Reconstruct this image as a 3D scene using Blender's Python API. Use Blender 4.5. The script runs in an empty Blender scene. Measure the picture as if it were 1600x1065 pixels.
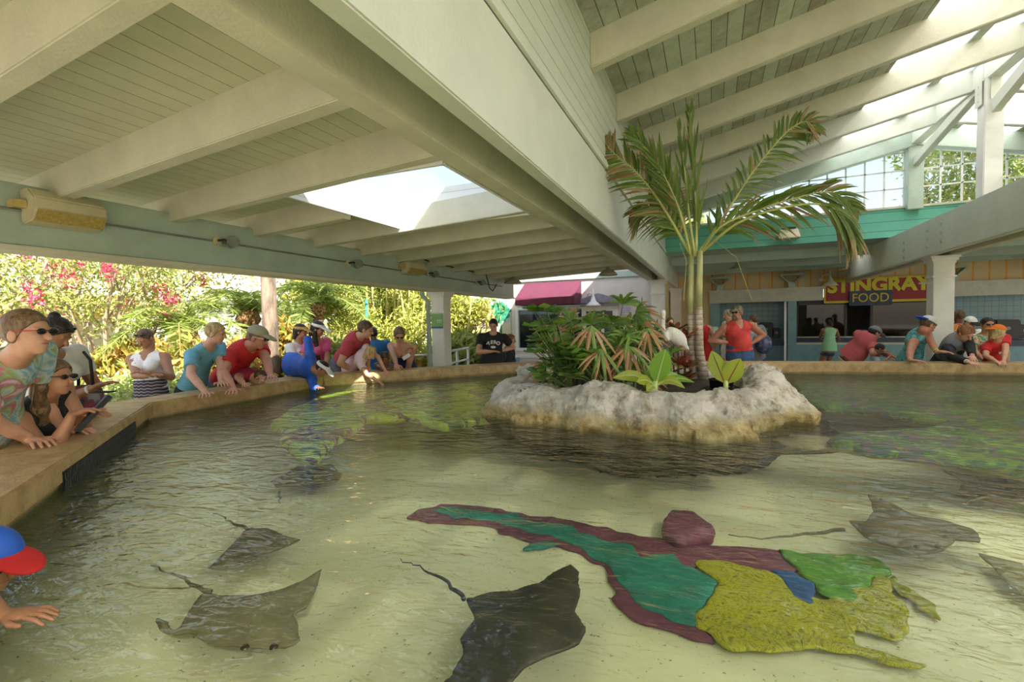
import bpy, bmesh, math, random
import numpy as np
from mathutils import Vector, Matrix
random.seed(7); RS = np.random.RandomState(11)
S = bpy.context.scene; COL = S.collection
R = math.radians
# ------------------------------------------------------------------ camera, sky, sun, exposure
CAMH = 1.62; F = 750.0
def _M():
    y, p, r = R(22.571), R(-2.300), R(-1.060)
    cy, sy = math.cos(y), math.sin(y); A = np.array([[cy, sy, 0], [0, 0, -1], [-sy, cy, 0]])
    cp, sp = math.cos(p), math.sin(p); P = np.array([[1, 0, 0], [0, cp, sp], [0, -sp, cp]])
    cr, sr = math.cos(r), math.sin(r); Q = np.array([[cr, -sr, 0], [sr, cr, 0], [0, 0, 1]])
    return Q @ P @ A
CM = _M()
def at(px, py, **k):
    (a, v), = k.items(); r = CM.T @ np.array([(px-800)/F, (py-532.5)/F, 1.0])
    t = v if a == 'd' else ((v-CAMH)/r[2] if a == 'z' else v/r['xyz'.index(a)])
    return Vector((r*t + np.array([0, 0, CAMH])).tolist())
cam_data = bpy.data.cameras.new('camera'); cam = bpy.data.objects.new('camera', cam_data); COL.objects.link(cam)
cam_data.sensor_width = 36; cam_data.lens = 36*F/1600; cam_data.clip_end = 500; cam_data.clip_start = .02
m = np.eye(4); m[:3, 0] = CM[0]; m[:3, 1] = -CM[1]; m[:3, 2] = -CM[2]; m[:3, 3] = (0, 0, CAMH)
cam.matrix_world = Matrix(m.tolist()); S.camera = cam
W = bpy.data.worlds.new('sky'); S.world = W; W.use_nodes = True
wn = W.node_tree.nodes; wl = W.node_tree.links
TOSUN = Vector((.72, -.66, .74)).normalized()
sky = wn.new('ShaderNodeTexSky'); sky.sky_type = 'NISHITA'; sky.sun_disc = False
sky.sun_elevation = math.asin(TOSUN.z); sky.sun_rotation = math.atan2(TOSUN.x, TOSUN.y); sky.air_density = 1.0; sky.dust_density = 2.0; sky.ozone_density = 1
mxs = wn.new('ShaderNodeMix'); mxs.data_type = 'RGBA'; mxs.inputs[0].default_value = .30
wl.new(sky.outputs[0], mxs.inputs[6]); mxs.inputs[7].default_value = (5.6, 5.9, 6.0, 1)
bg = wn['Background']; wl.new(mxs.outputs[2], bg.inputs[0]); bg.inputs[1].default_value = .20
sd = bpy.data.lights.new('sun', 'SUN'); sd.energy = 9.5; sd.angle = R(.6); sd.color = (1, .93, .80)
sun = bpy.data.objects.new('sun', sd); COL.objects.link(sun); sun.rotation_euler = (-TOSUN).to_track_quat('-Z', 'Y').to_euler(); sun.location = (10, -10, 14)
S.view_settings.view_transform = 'Standard'; S.view_settings.look = 'None'; S.view_settings.gamma = 1
S.view_settings.use_curve_mapping = False; S.view_settings.exposure = .68
S.cycles.max_bounces = 8; S.cycles.diffuse_bounces = 5; S.cycles.glossy_bounces = 3; S.cycles.transparent_max_bounces = 24; S.cycles.transmission_bounces = 4
S.cycles.sample_clamp_indirect = 6; S.cycles.caustics_reflective = False; S.cycles.caustics_refractive = False
# ------------------------------------------------------------------ materials
MC = {}
def C4(c): return (c[0], c[1], c[2], 1)
def base(name):
    m = bpy.data.materials.new(name); m.use_nodes = True
    return m, m.node_tree.nodes, m.node_tree.links, m.node_tree.nodes['Principled BSDF']
def nd(n, t, **k):
    x = n.new('ShaderNode'+t)
    for a, b in k.items():
        if a[0]=='i' and a[1:].isdigit(): x.inputs[int(a[1:])].default_value = b
        else: setattr(x, a, b)
    return x
def ramp(n, pts, const=False):
    r = n.new('ShaderNodeValToRGB'); e = r.color_ramp.elements
    while len(e) > 1: e.remove(e[-1])
    e[0].position = pts[0][0]; e[0].color = C4(pts[0][1])
    for p, c in pts[1:]:
        q = e.new(p); q.color = C4(c)
    if const: r.color_ramp.interpolation = 'CONSTANT'
    return r
def mat(name, c, rough=.6, var=.12, sc=6, bump=0.0, bsc=40, metal=0, c2=None, spec=.5, stretch=None):
    if name in MC: return MC[name]
    m, n, l, p = base(name); MC[name] = m
    tc = nd(n, 'TexCoord'); src = tc.outputs['Object']
    if stretch:
        mp = nd(n, 'Mapping'); mp.inputs[3].default_value = stretch; l.new(src, mp.inputs[0]); src = mp.outputs[0]
    no = nd(n, 'TexNoise'); no.inputs['Scale'].default_value = sc; no.inputs['Detail'].default_value = 6; no.inputs['Roughness'].default_value = .65; l.new(src, no.inputs[0])
    d = c2 or tuple(x*(1-var*2) for x in c); u = c if c2 else tuple(min(1, x*(1+var*.6)) for x in c)
    r = ramp(n, [(.35, d), (.62, u)]); l.new(no.outputs[0], r.inputs[0]); l.new(r.outputs[0], p.inputs['Base Color'])
    p.inputs['Roughness'].default_value = rough; p.inputs['Metallic'].default_value = metal; p.inputs['Specular IOR Level'].default_value = spec
    if bump:
        n2 = nd(n, 'TexNoise'); n2.inputs['Scale'].default_value = bsc; n2.inputs['Detail'].default_value = 5; l.new(src, n2.inputs[0])
        b = nd(n, 'Bump'); b.inputs['Strength'].default_value = bump; b.inputs['Distance'].default_value = .02; l.new(n2.outputs[0], b.inputs['Height']); l.new(b.outputs[0], p.inputs['Normal'])
    return m
def planks(name, c, axis, w, var=.10, groove=(.12, .13, .09), dirt=.3, rough=.6, c3=None, gw=.05):
    """painted boards: a groove line every w metres along axis, tone differing board to board"""
    m, n, l, p = base(name); MC[name] = m
    tc = nd(n, 'TexCoord'); sx = nd(n, 'SeparateXYZ'); l.new(tc.outputs['Object'], sx.inputs[0])
    dv = nd(n, 'Math', operation='DIVIDE', i1=w); l.new(sx.outputs[axis], dv.inputs[0])
    fl = nd(n, 'Math', operation='FLOOR'); l.new(dv.outputs[0], fl.inputs[0])
    fr = nd(n, 'Math', operation='FRACT'); l.new(dv.outputs[0], fr.inputs[0])
    wh = nd(n, 'TexWhiteNoise', noise_dimensions='1D'); l.new(fl.outputs[0], wh.inputs[1])
    no = nd(n, 'TexNoise'); no.inputs['Scale'].default_value = 5; no.inputs['Detail'].default_value = 9; no.inputs['Roughness'].default_value = .75
    l.new(tc.outputs['Object'], no.inputs[0])
    mu = nd(n, 'Math', operation='MULTIPLY_ADD', i1=dirt, i2=.0); l.new(wh.outputs[0], mu.inputs[0])
    ad = nd(n, 'Math', operation='ADD'); l.new(mu.outputs[0], ad.inputs[0]); l.new(no.outputs[0], ad.inputs[1])
    r = ramp(n, [(.42, c), (.62, tuple(x*(1-var) for x in c)), (.86, c3 or tuple(x*(1-2.2*var) for x in c))]); l.new(ad.outputs[0], r.inputs[0])
    lt = nd(n, 'Math', operation='LESS_THAN', i1=gw); l.new(fr.outputs[0], lt.inputs[0])
    mx = nd(n, 'Mix', data_type='RGBA'); l.new(lt.outputs[0], mx.inputs[0]); l.new(r.outputs[0], mx.inputs[6]); mx.inputs[7].default_value = C4(groove)
    l.new(mx.outputs[2], p.inputs['Base Color']); p.inputs['Roughness'].default_value = rough
    b = nd(n, 'Bump', invert=True); b.inputs['Distance'].default_value = .01; b.inputs['Strength'].default_value = .6; l.new(lt.outputs[0], b.inputs['Height']); l.new(b.outputs[0], p.inputs['Normal'])
    return m
def leafmat(name, cols, trans=.45, rough=.45, obj=False):
    """leaves: the tone differs leaf to leaf, and light shines through"""
    if name in MC: return MC[name]
    m, n, l, p = base(name); MC[name] = m
    g = nd(n, 'NewGeometry'); r = ramp(n, [(i/max(1, len(cols)-1), c) for i, c in enumerate(cols)])
    l.new(g.outputs['Random Per Island'], r.inputs[0]); l.new(r.outputs[0], p.inputs['Base Color']); p.inputs['Roughness'].default_value = rough
    t = nd(n, 'BsdfTranslucent'); l.new(r.outputs[0], t.inputs[0]); mx = nd(n, 'MixShader', i0=trans)
    l.new(p.outputs[0], mx.inputs[1]); l.new(t.outputs[0], mx.inputs[2]); l.new(mx.outputs[0], n['Material Output'].inputs[0])
    return m
def patches(name, pts, sc=3, rough=.7, detail=3, dist=.5, wave=0):
    """several colours in blotches (tie-dye, painted reef, prints)"""
    if name in MC: return MC[name]
    m, n, l, p = base(name); MC[name] = m
    tc = nd(n, 'TexCoord'); no = nd(n, 'TexNoise'); no.inputs['Scale'].default_value = sc; no.inputs['Detail'].default_value = detail; no.inputs['Distortion'].default_value = dist
    l.new(tc.outputs['Object'], no.inputs[0]); r = ramp(n, pts); l.new(no.outputs[0], r.inputs[0]); l.new(r.outputs[0], p.inputs['Base Color']); p.inputs['Roughness'].default_value = rough
    return m
def stripes(name, c, c2, axis, w, frac, rough=.7, wob=0):
    if name in MC: return MC[name]
    m, n, l, p = base(name); MC[name] = m
    tc = nd(n, 'TexCoord'); sx = nd(n, 'SeparateXYZ'); l.new(tc.outputs['Object'], sx.inputs[0]); s = sx.outputs[axis]
    if wob:
        wv = nd(n, 'Math', operation='SINE'); sc = nd(n, 'Math', operation='MULTIPLY', i1=110.0); l.new(sx.outputs[0], sc.inputs[0]); l.new(sc.outputs[0], wv.inputs[0])
        ma = nd(n, 'Math', operation='MULTIPLY_ADD', i1=wob); l.new(wv.outputs[0], ma.inputs[0]); l.new(s, ma.inputs[2]); s = ma.outputs[0]
    dv = nd(n, 'Math', operation='DIVIDE', i1=w); l.new(s, dv.inputs[0]); fr = nd(n, 'Math', operation='FRACT'); l.new(dv.outputs[0], fr.inputs[0])
    lt = nd(n, 'Math', operation='LESS_THAN', i1=frac); l.new(fr.outputs[0], lt.inputs[0])
    mx = nd(n, 'Mix', data_type='RGBA'); l.new(lt.outputs[0], mx.inputs[0]); mx.inputs[6].default_value = C4(c); mx.inputs[7].default_value = C4(c2)
    l.new(mx.outputs[2], p.inputs['Base Color']); p.inputs['Roughness'].default_value = rough
    return m
def glass_mat(name, tint=(.9, .95, .95), refl=.08, frost=0.0):
    if name in MC: return MC[name]
    m, n, l, p = base(name); MC[name] = m
    t = nd(n, 'BsdfTransparent'); t.inputs[0].default_value = C4(tint)
    g = nd(n, 'BsdfGlossy'); g.inputs['Roughness'].default_value = .03
    mx = nd(n, 'MixShader', i0=refl); l.new(t.outputs[0], mx.inputs[1]); l.new(g.outputs[0], mx.inputs[2]); o = mx
    if frost:
        tr = nd(n, 'BsdfTranslucent'); tr.inputs[0].default_value = (1, 1, 1, 1); m2 = nd(n, 'MixShader', i0=frost); l.new(mx.outputs[0], m2.inputs[1]); l.new(tr.outputs[0], m2.inputs[2]); o = m2
    l.new(o.outputs[0], n['Material Output'].inputs[0]); return m
CREAM = (.66, .64, .50); PALE = (.66, .70, .60); SAGE = (.36, .45, .38); GRN = (.50, .56, .42)
M_cream = mat('cream_paint', CREAM, .55, .05, 3, .15, 60)
M_pale = mat('pale_green_paint', (.68, .71, .62), .5, .04, 2, .1, 50)
M_sage = mat('sage_paint', (.45, .55, .47), .5, .06, 2.5, .12, 40)
M_white = mat('white_paint', (.82, .82, .78), .5, .04, 4)
M_deck = planks('ceiling_boards', (.62, .63, .45), 0, .115, .07, (.20, .21, .13), .12, gw=.04)
M_deck2 = planks('weathered_boards', (.52, .58, .46), 0, .14, .2, (.08, .09, .06), .30, c3=(.30, .27, .20), gw=.05)
M_siding = planks('siding_boards', (.62, .67, .56), 2, .115, .05, (.24, .26, .18), .1, gw=.05)
M_teal = planks('teal_fascia_boards', (.14, .50, .38), 2, .18, .08, (.05, .20, .15), .1, gw=.06)
M_well = planks('white_well_boards', (.85, .85, .82), 2, .09, .03, (.5, .5, .46), .05, gw=.05)
M_conc = mat('worn_concrete', (.62, .43, .21), .5, .35, 9, .5, 90, c2=(.40, .26, .11))
def tint_by_height(m, z0, z1, c=(.045, .055, .018)):  # blends the base colour to dark olive between heights z0 and z1
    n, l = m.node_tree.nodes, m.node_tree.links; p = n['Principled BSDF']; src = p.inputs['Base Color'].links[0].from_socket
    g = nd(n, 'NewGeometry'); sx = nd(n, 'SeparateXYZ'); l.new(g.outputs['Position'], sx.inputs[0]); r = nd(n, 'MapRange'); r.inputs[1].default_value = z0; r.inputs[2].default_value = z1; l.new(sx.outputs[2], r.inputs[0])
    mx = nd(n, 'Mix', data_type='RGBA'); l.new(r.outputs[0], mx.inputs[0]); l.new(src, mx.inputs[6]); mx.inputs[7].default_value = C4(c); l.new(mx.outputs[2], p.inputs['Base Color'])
tint_by_height(M_conc, .80, .765)  # wall turns dark olive below the waterline
M_ground = mat('ground_concrete', (.50, .46, .38), .85, .15, 2, .3, 50)
M_black = mat('black_plastic', (.015, .015, .017), .4, .1)
M_dark = mat('dark_metal', (.05, .05, .05), .5, .1, metal=.5)
M_chrome = mat('chrome', (.7, .7, .7), .2, .05, metal=1)
M_wire = mat('grey_conduit', (.25, .27, .24), .5, .1)
# ------------------------------------------------------------------ mesh helpers
class MB:
    def __init__(s): s.v = []; s.f = []; s.m = []
    def add(s, v, f, mi=0):
        o = len(s.v); s.v += [tuple(x) for x in v]; s.f += [tuple(i+o for i in q) for q in f]; s.m += [mi]*len(f); return s
    def box(s, x0, x1, y0, y1, z0, z1, mi=0):
        v = [(x, y, z) for x in (x0, x1) for y in (y0, y1) for z in (z0, z1)]
        return s.add(v, [(0, 1, 3, 2), (4, 6, 7, 5), (0, 4, 5, 1), (2, 3, 7, 6), (0, 2, 6, 4), (1, 5, 7, 3)], mi)
    def bar(s, a, b, w, h, up=(0, 0, 1), mi=0, bottom=True):
        """squared timber from a to b (bottom centre line), w wide and h deep; its ends are cut upright"""
        a, b = Vector(a), Vector(b); d = (b-a).normalized(); side = d.cross(Vector(up))
        side = side.normalized() if side.length > 1e-4 else Vector((1, 0, 0)); side *= w/2
        u = Vector((0, 0, h)) if abs(d.z) < .8 else side.cross(d).normalized()*h
        if abs(d.z) >= .8: a = a-u/2; b = b-u/2
        elif not bottom: a = a-u/2; b = b-u/2
        v = [a-side, a+side, a+side+u, a-side+u, b-side, b+side, b+side+u, b-side+u]
        return s.add(v, [(0, 1, 2, 3), (7, 6, 5, 4), (0, 4, 5, 1), (1, 5, 6, 2), (2, 6, 7, 3), (3, 7, 4, 0)], mi)
    def tube(s, pts, r, n=8, mi=0, cap=True, flat=1.0):
        pts = [Vector(p) for p in pts]; rr = r if hasattr(r, '__len__') else [r]*len(pts); o = len(s.v); prev = None
        for i, p in enumerate(pts):
            d = (pts[min(i+1, len(pts)-1)]-pts[max(i-1, 0)]).normalized()
            if prev is None:
                a = d.cross(Vector((0, 0, 1))); a = a if a.length > .1 else d.cross(Vector((1, 0, 0)))
            else: a = prev - d*prev.dot(d)
            a.normalize(); prev = a; b = d.cross(a)
            for k in range(n):
                t = 2*math.pi*k/n; s.v.append(tuple(p + a*math.cos(t)*rr[i] + b*math.sin(t)*rr[i]*flat))
        for i in range(len(pts)-1):
            for k in range(n):
                q = o+i*n; s.f.append((q+k, q+(k+1) % n, q+n+(k+1) % n, q+n+k)); s.m.append(mi)
        if cap:
            s.f.append(tuple(o+k for k in range(n))[::-1]); s.f.append(tuple(o+(len(pts)-1)*n+k for k in range(n))); s.m += [mi, mi]
        return s
    def lathe(s, prof, c=(0, 0, 0), n=20, mi=0, M=None):
        o = len(s.v); M = M or Matrix.Identity(3)
        for r, z in prof:
            for k in range(n):
                t = 2*math.pi*k/n; s.v.append(tuple(Vector(c) + M @ Vector((r*math.cos(t), r*math.sin(t), z))))
        for i in range(len(prof)-1):
            for k in range(n):
                q = o+i*n; s.f.append((q+k, q+(k+1) % n, q+n+(k+1) % n, q+n+k)); s.m.append(mi)
        return s
    def build(s, name, mats, parent=None, smooth=False, bevel=0, loc=None):
        me = bpy.data.meshes.new(name); L = Vector(loc) if loc is not None else Vector((0, 0, 0))
        me.from_pydata([tuple(Vector(x)-L) for x in s.v] if loc is not None else s.v, [], s.f)
        return finish(me, name, mats, parent, smooth, bevel, loc, s.m)
def wl_(o):
    v = Vector((0, 0, 0))
    while o is not None: v = v+o.location; o = o.parent
    return v
def finish(me, name, mats, parent=None, smooth=False, bevel=0, loc=None, mi=None):
    for x in (mats if isinstance(mats, (list, tuple)) else [mats]): me.materials.append(x)
    if mi is not None and len(mi) and max(mi) > 0: me.polygons.foreach_set('material_index', mi)
    if bevel or (mi is not None and not smooth and len(me.vertices) < 5000):
        b = bmesh.new(); b.from_mesh(me)
        bmesh.ops.recalc_face_normals(b, faces=b.faces)
        if bevel: bmesh.ops.bevel(b, geom=b.edges[:], offset=bevel, segments=2, affect='EDGES', clamp_overlap=True)
        b.to_mesh(me); b.free()
    if smooth: me.polygons.foreach_set('use_smooth', [True]*len(me.polygons))
    me.update(); o = bpy.data.objects.new(name, me); COL.objects.link(o)
    if loc is not None: o.location = loc
    if parent is not None:
        o.parent = parent; o.location = (Vector(loc) if loc is not None else Vector((0, 0, 0)))-wl_(parent)
    return o
def tag(o, label, cat, group=None, kind=None):
    o['label'] = label; o['category'] = cat
    if group: o['group'] = group
    if kind: o['kind'] = kind
    return o
def st(o): o['kind'] = 'structure'; return o
def empty(name, loc, label, cat, group=None):
    o = bpy.data.objects.new(name, None); COL.objects.link(o); o.location = loc; o.empty_display_size = .1
    return tag(o, label, cat, group)
def npmesh(name, V, Fc, mats, parent=None, smooth=False, loc=None, mi=None):
    """V (n,3), Fc (m,k) arrays -> object"""
    V = np.asarray(V, dtype=np.float32)
    if loc is not None: V = V-np.array(loc, dtype=np.float32)
    k = Fc.shape[1]; me = bpy.data.meshes.new(name); me.vertices.add(len(V)); me.vertices.foreach_set('co', V.ravel())
    me.loops.add(Fc.size); me.loops.foreach_set('vertex_index', Fc.ravel().astype(np.int32))
    me.polygons.add(len(Fc)); me.polygons.foreach_set('loop_start', np.arange(0, Fc.size, k, dtype=np.int32)); me.polygons.foreach_set('loop_total', np.full(len(Fc), k, dtype=np.int32))
    for x in (mats if isinstance(mats, (list, tuple)) else [mats]): me.materials.append(x)
    if mi is not None: me.polygons.foreach_set('material_index', np.asarray(mi, dtype=np.int32))
    me.update(calc_edges=True); me.validate()
    if smooth: me.polygons.foreach_set('use_smooth', [True]*len(me.polygons))
    o = bpy.data.objects.new(name, me); COL.objects.link(o)
    if loc is not None: o.location = loc
    if parent is not None: o.parent = parent; o.location = (Vector(loc) if loc is not None else Vector((0, 0, 0)))-wl_(parent)
    return o
#@@STRUCT
# ------------------------------------------------------------------ building
ground = MB(); PI_ = [(-.9, -.55), (-4.80, 2.80), (-4.90, 5.05), (-2.62, 7.45), (6.5, 8.9), (8.2, 5.2), (6.5, .3), (3.2, -1.0), (.9, -1.1)]
def offset_poly(P, d):
    n = len(P); out = []
    for i in range(n):
        a, b, c = Vector(P[i-1]), Vector(P[i]), Vector(P[(i+1) % n]); e1 = (b-a).normalized(); e2 = (c-b).normalized()
        n1 = Vector((-e1.y, e1.x)); n2 = Vector((-e2.y, e2.x)); bi = (n1+n2).normalized(); out.append(tuple(b+bi*(d/max(.4, bi.dot(n1)))))
    return out
TOPZ = .935; WZ = .775; FZ = .28
PO = offset_poly(PI_, .42)     # the polygon runs clockwise: its left-hand side is outside
def ring(P, Q, z): return [(x, y, z) for x, y in P]+[(x, y, z) for x, y in Q]
n = len(PI_)
# ground with the pool cut out
big = [(-60, -60), (-60, 10), (-60, 60), (0, 60), (60, 60), (60, 20), (60, -60), (20, -60), (-10, -60)]
g = MB(); g.add(ring(PO, big, 0), [(i, (i+1) % n, n+(i+1) % n, n+i) for i in range(n)]); st(g.build('floor_promenade', M_ground))
g = MB(); g.add([(x, y, FZ) for x, y in PO], [tuple(range(n))[::-1]])
M_pool, nn, ll, pp = base('pool_floor_plaster'); tc = nd(nn, 'TexCoord'); n1 = nd(nn, 'TexNoise'); n1.inputs['Scale'].default_value = 1.3; n1.inputs['Detail'].default_value = 6
n2 = nd(nn, 'TexNoise'); n2.inputs['Scale'].default_value = 44; n2.inputs['Detail'].default_value = 3; ll.new(tc.outputs['Object'], n1.inputs[0]); ll.new(tc.outputs['Object'], n2.inputs[0])
r1 = ramp(nn, [(.3, (.58, .56, .35)), (.65, (.75, .72, .50))]); r2 = ramp(nn, [(.27, (.3, .3, .25)), (.34, (1, 1, 1))]); ll.new(n1.outputs[0], r1.inputs[0]); ll.new(n2.outputs[0], r2.inputs[0])
mx = nd(nn, 'Mix', data_type='RGBA', blend_type='MULTIPLY'); mx.inputs[0].default_value = 1; ll.new(r1.outputs[0], mx.inputs[6]); ll.new(r2.outputs[0], mx.inputs[7]); ll.new(mx.outputs[2], pp.inputs['Base Color']); pp.inputs['Roughness'].default_value = .8
tint_by_height(M_pool, .36, .62); st(g.build('floor_pool', M_pool, smooth=True))  # plaster turns darker up the cove towards the wall
g = MB(); P0 = offset_poly(PI_, .03); P1 = offset_poly(PI_, -.30); P2 = offset_poly(PI_, -.75)
for z0, z1, Q0, Q1 in ((.66, .46, P0, P1), (.46, FZ, P1, P2)): g.add([(x, y, z0) for x, y in Q0]+[(x, y, z1) for x, y in Q1], [(i, n+i, n+(i+1) % n, (i+1) % n) for i in range(n)])
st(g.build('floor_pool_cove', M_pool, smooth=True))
# pool wall, one block per side, with a thicker coping on top
for i in range(n):
    a, b = Vector(PI_[i]), Vector(PI_[(i+1) % n]); c, d = Vector(PO[i]), Vector(PO[(i+1) % n]); gap = (b-a).normalized()*.004
    w = MB(); up = offset_poly(PI_, .03)
    ai, bi = Vector(up[i]), Vector(up[(i+1) % n])
    v = [(*p, 0.0) for p in (ai+gap, bi-gap, d-gap, c+gap)]+[(*p, TOPZ-.13) for p in (ai+gap, bi-gap, d-gap, c+gap)]
    w.add(v, [(0, 1, 2, 3), (7, 6, 5, 4), (0, 4, 5, 1), (1, 5, 6, 2), (2, 6, 7, 3), (3, 7, 4, 0)])
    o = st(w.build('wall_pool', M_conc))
    w = MB(); v = [(*p, TOPZ-.13) for p in (a+gap, b-gap, d-gap, c+gap)]+[(*p, TOPZ) for p in (a+gap, b-gap, d-gap, c+gap)]
    w.add(v, [(0, 1, 2, 3), (7, 6, 5, 4), (0, 4, 5, 1), (1, 5, 6, 2), (2, 6, 7, 3), (3, 7, 4, 0)])
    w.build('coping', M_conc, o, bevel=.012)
# water: see-through, mirror-like at low angles, rippled
wm, nn, ll, pp = base('pool_water'); tc = nd(nn, 'TexCoord')
mp = nd(nn, 'Mapping'); mp.inputs[2].default_value = (0, 0, R(-30)); mp.inputs[3].default_value = (1.0, 1.9, 1); ll.new(tc.outputs['Object'], mp.inputs[0])
a1 = nd(nn, 'TexNoise'); a1.inputs['Scale'].default_value = 3.4; a1.inputs['Detail'].default_value = 4; a1.inputs['Distortion'].default_value = .8; a1.inputs['Roughness'].default_value = .5; ll.new(mp.outputs[0], a1.inputs[0])
a2 = nd(nn, 'TexNoise'); a2.inputs['Scale'].default_value = 11; a2.inputs['Detail'].default_value = 2; a2.inputs['Distortion'].default_value = .6; ll.new(mp.outputs[0], a2.inputs[0])
ma = nd(nn, 'Math', operation='MULTIPLY_ADD', i1=.45); ll.new(a2.outputs[0], ma.inputs[0]); ll.new(a1.outputs[0], ma.inputs[2])
bu = nd(nn, 'Bump'); bu.inputs['Strength'].default_value = .55; bu.inputs['Distance'].default_value = .055; ll.new(ma.outputs[0], bu.inputs['Height'])
fr = nd(nn, 'Fresnel'); fr.inputs['IOR'].default_value = 1.33; ll.new(bu.outputs[0], fr.inputs['Normal'])
tr = nd(nn, 'BsdfTransparent'); tr.inputs[0].default_value = (.93, .97, .88, 1)
gl = nd(nn, 'BsdfGlossy'); gl.inputs['Roughness'].default_value = .02; gl.inputs[0].default_value = (1, 1, 1, 1); ll.new(bu.outputs[0], gl.inputs['Normal'])
ms = nd(nn, 'MixShader'); gb_ = nd(nn, 'NewGeometry'); fm = nd(nn, 'Mix', data_type='FLOAT'); ll.new(gb_.outputs['Backfacing'], fm.inputs[0]); ll.new(fr.outputs[0], fm.inputs[2]); fm.inputs[3].default_value = .03; ll.new(fm.outputs[0], ms.inputs[0]); ll.new(tr.outputs[0], ms.inputs[1]); ll.new(gl.outputs[0], ms.inputs[2]); ll.new(ms.outputs[0], nn['Material Output'].inputs[0])
g = MB(); g.add([(x, y, WZ) for x, y in offset_poly(PI_, .028)], [tuple(range(n))[::-1]]); o = g.build('pool_water', wm, smooth=True); tag(o, 'clear rippled greenish water filling the ray pool', 'water', kind='stuff')
# black grate slot in the near wall face
A, B = Vector(PI_[0]), Vector(PI_[1]); dr = (B-A).normalized(); inn = Vector((dr.y, -dr.x)); L = (B-A).length
t0, t1 = L-2.15, L-.62
gr = MB(); p0 = A+dr*t0+inn*.001; p1 = A+dr*t1+inn*.001
gr.bar((*p0, WZ-.01), (*p1, WZ-.01), .006, .105)
E0 = empty('overflow_grate', (*p0, TOPZ-.145), 'black overflow grate set into the pool wall below the coping', 'grate'); gr.build('recess', M_black, E0)
gg = MB()
for k in range(46):
    q = p0+(p1-p0)*((k+.5)/46)+inn*.006; gg.bar((*q, WZ-.01), (*q, WZ+.09), .005, .008)
gg.bar((*(p0+inn*.006), WZ+.04), (*(p1+inn*.006), WZ+.04), .006, .006); gg.build('grille', M_dark, E0)
# --- eave beam on the left
EX = -4.13
b = MB(); b.bar((EX-.09, -4, 2.17), (EX-.09, 10.1, 2.17), .18, .40); st(b.build('trim_eave_beam', M_sage, bevel=.008))
b = MB(); b.bar((EX-.09, -4, 2.135), (EX-.09, 10.1, 2.135), .24, .035); st(b.build('trim_eave_cap', M_cream, bevel=.006))
# --- main beams (left pair and right girder pair)
def mainpair(x, s, ye0, ye1):
    b = MB(); b.bar((x-s*.05, -4, 2.54), (x-s*.05, ye1, 2.54), .10, .56); st(b.build('ceiling_beam', [M_pale, M_cream], bevel=.008))
    b = MB(); b.bar((x-s*.39, -4, 2.54), (x-s*.39, ye0, 2.54), .14, .34); st(b.build('ceiling_beam', M_cream, bevel=.01))
    b = MB(); b.bar((x-s*.21, -4, 2.78), (x-s*.21, ye0, 2.78), .22, .05); st(b.build('ceiling_soffit', M_sage))
mainpair(-.96, 1, 12.2, 16.1)
mainpair(3.16, -1, 16.1, 14.2)
# --- left low roof: joists and deck with one skylight
def zb(x): return 2.5+(x+4.13)/2.7*.1
def dk(x): return 2.70+(x+4.13)/2.7*.14
SK = (-2.92, -1.5, 2.58, 4.12)
jy = [.94-.78*k for k in range(6, 0, -1)]+[.94+.78*k for k in range(12)]
for y in jy:
    segs = [(-4.9, -1.42)]
    if SK[2]+.1 < y < SK[3]-.1: segs = [(-4.9, SK[0]-.02)]
    for x0, x1 in segs:
        f = lambda x: y-(x+1.42)*.06
        j = MB(); h = dk(x1)-zb(x1); j.bar((x0, f(x0), zb(x0)), (x1, f(x1), zb(x1)), .09, h); st(j.build('ceiling_joist', M_cream, bevel=.006))
def quadslab(pts, th, name, m):
    b = MB(); v = [tuple(p) for p in pts]+[(p[0], p[1], p[2]+th) for p in pts]
    b.add(v, [(0, 1, 2, 3), (7, 6, 5, 4), (0, 4, 5, 1), (1, 5, 6, 2), (2, 6, 7, 3), (3, 7, 4, 0)]); return st(b.build(name, m))
for (x0, x1, y0, y1) in [(-4.9, -1.0, -4, SK[2]), (-4.9, SK[0], SK[2], SK[3]), (SK[1], -1.0, SK[2], SK[3]), (-4.9, -1.0, SK[3], 10.6)]:
    quadslab([(x0, y0, dk(x0)), (x1, y0, dk(x1)), (x1, y1, dk(x1)), (x0, y1, dk(x0))], .05, 'ceiling_deck', M_deck)
sw = MB()
for (a, b_) in (((SK[0], SK[2]), (SK[1], SK[2])), ((SK[1], SK[2]), (SK[1], SK[3])), ((SK[1], SK[3]), (SK[0], SK[3])), ((SK[0], SK[3]), (SK[0], SK[2]))):
    zl = 2.58; sw.bar((*a, zl), (*b_, zl), .025, .36)
o = st(sw.build('window_1', M_well)); b = MB(); b.box(SK[0], SK[1], SK[2], SK[3], 2.945, 2.955); b.build('pane', glass_mat('skylight_glass', (.93, .96, 1), .04), o)
# --- clerestory wall above the main beam
b = MB(); b.box(-1.06, -.96, -4, 11.5, 3.1, 4.3); st(b.build('wall_clerestory', M_siding))
b = MB(); b.box(-.97, -.935, -4, 11.45, 3.10, 3.15); b.box(-.97, -.945, -4, 11.45, 3.15, 3.18); st(b.build('trim_1', M_pale))
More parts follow.
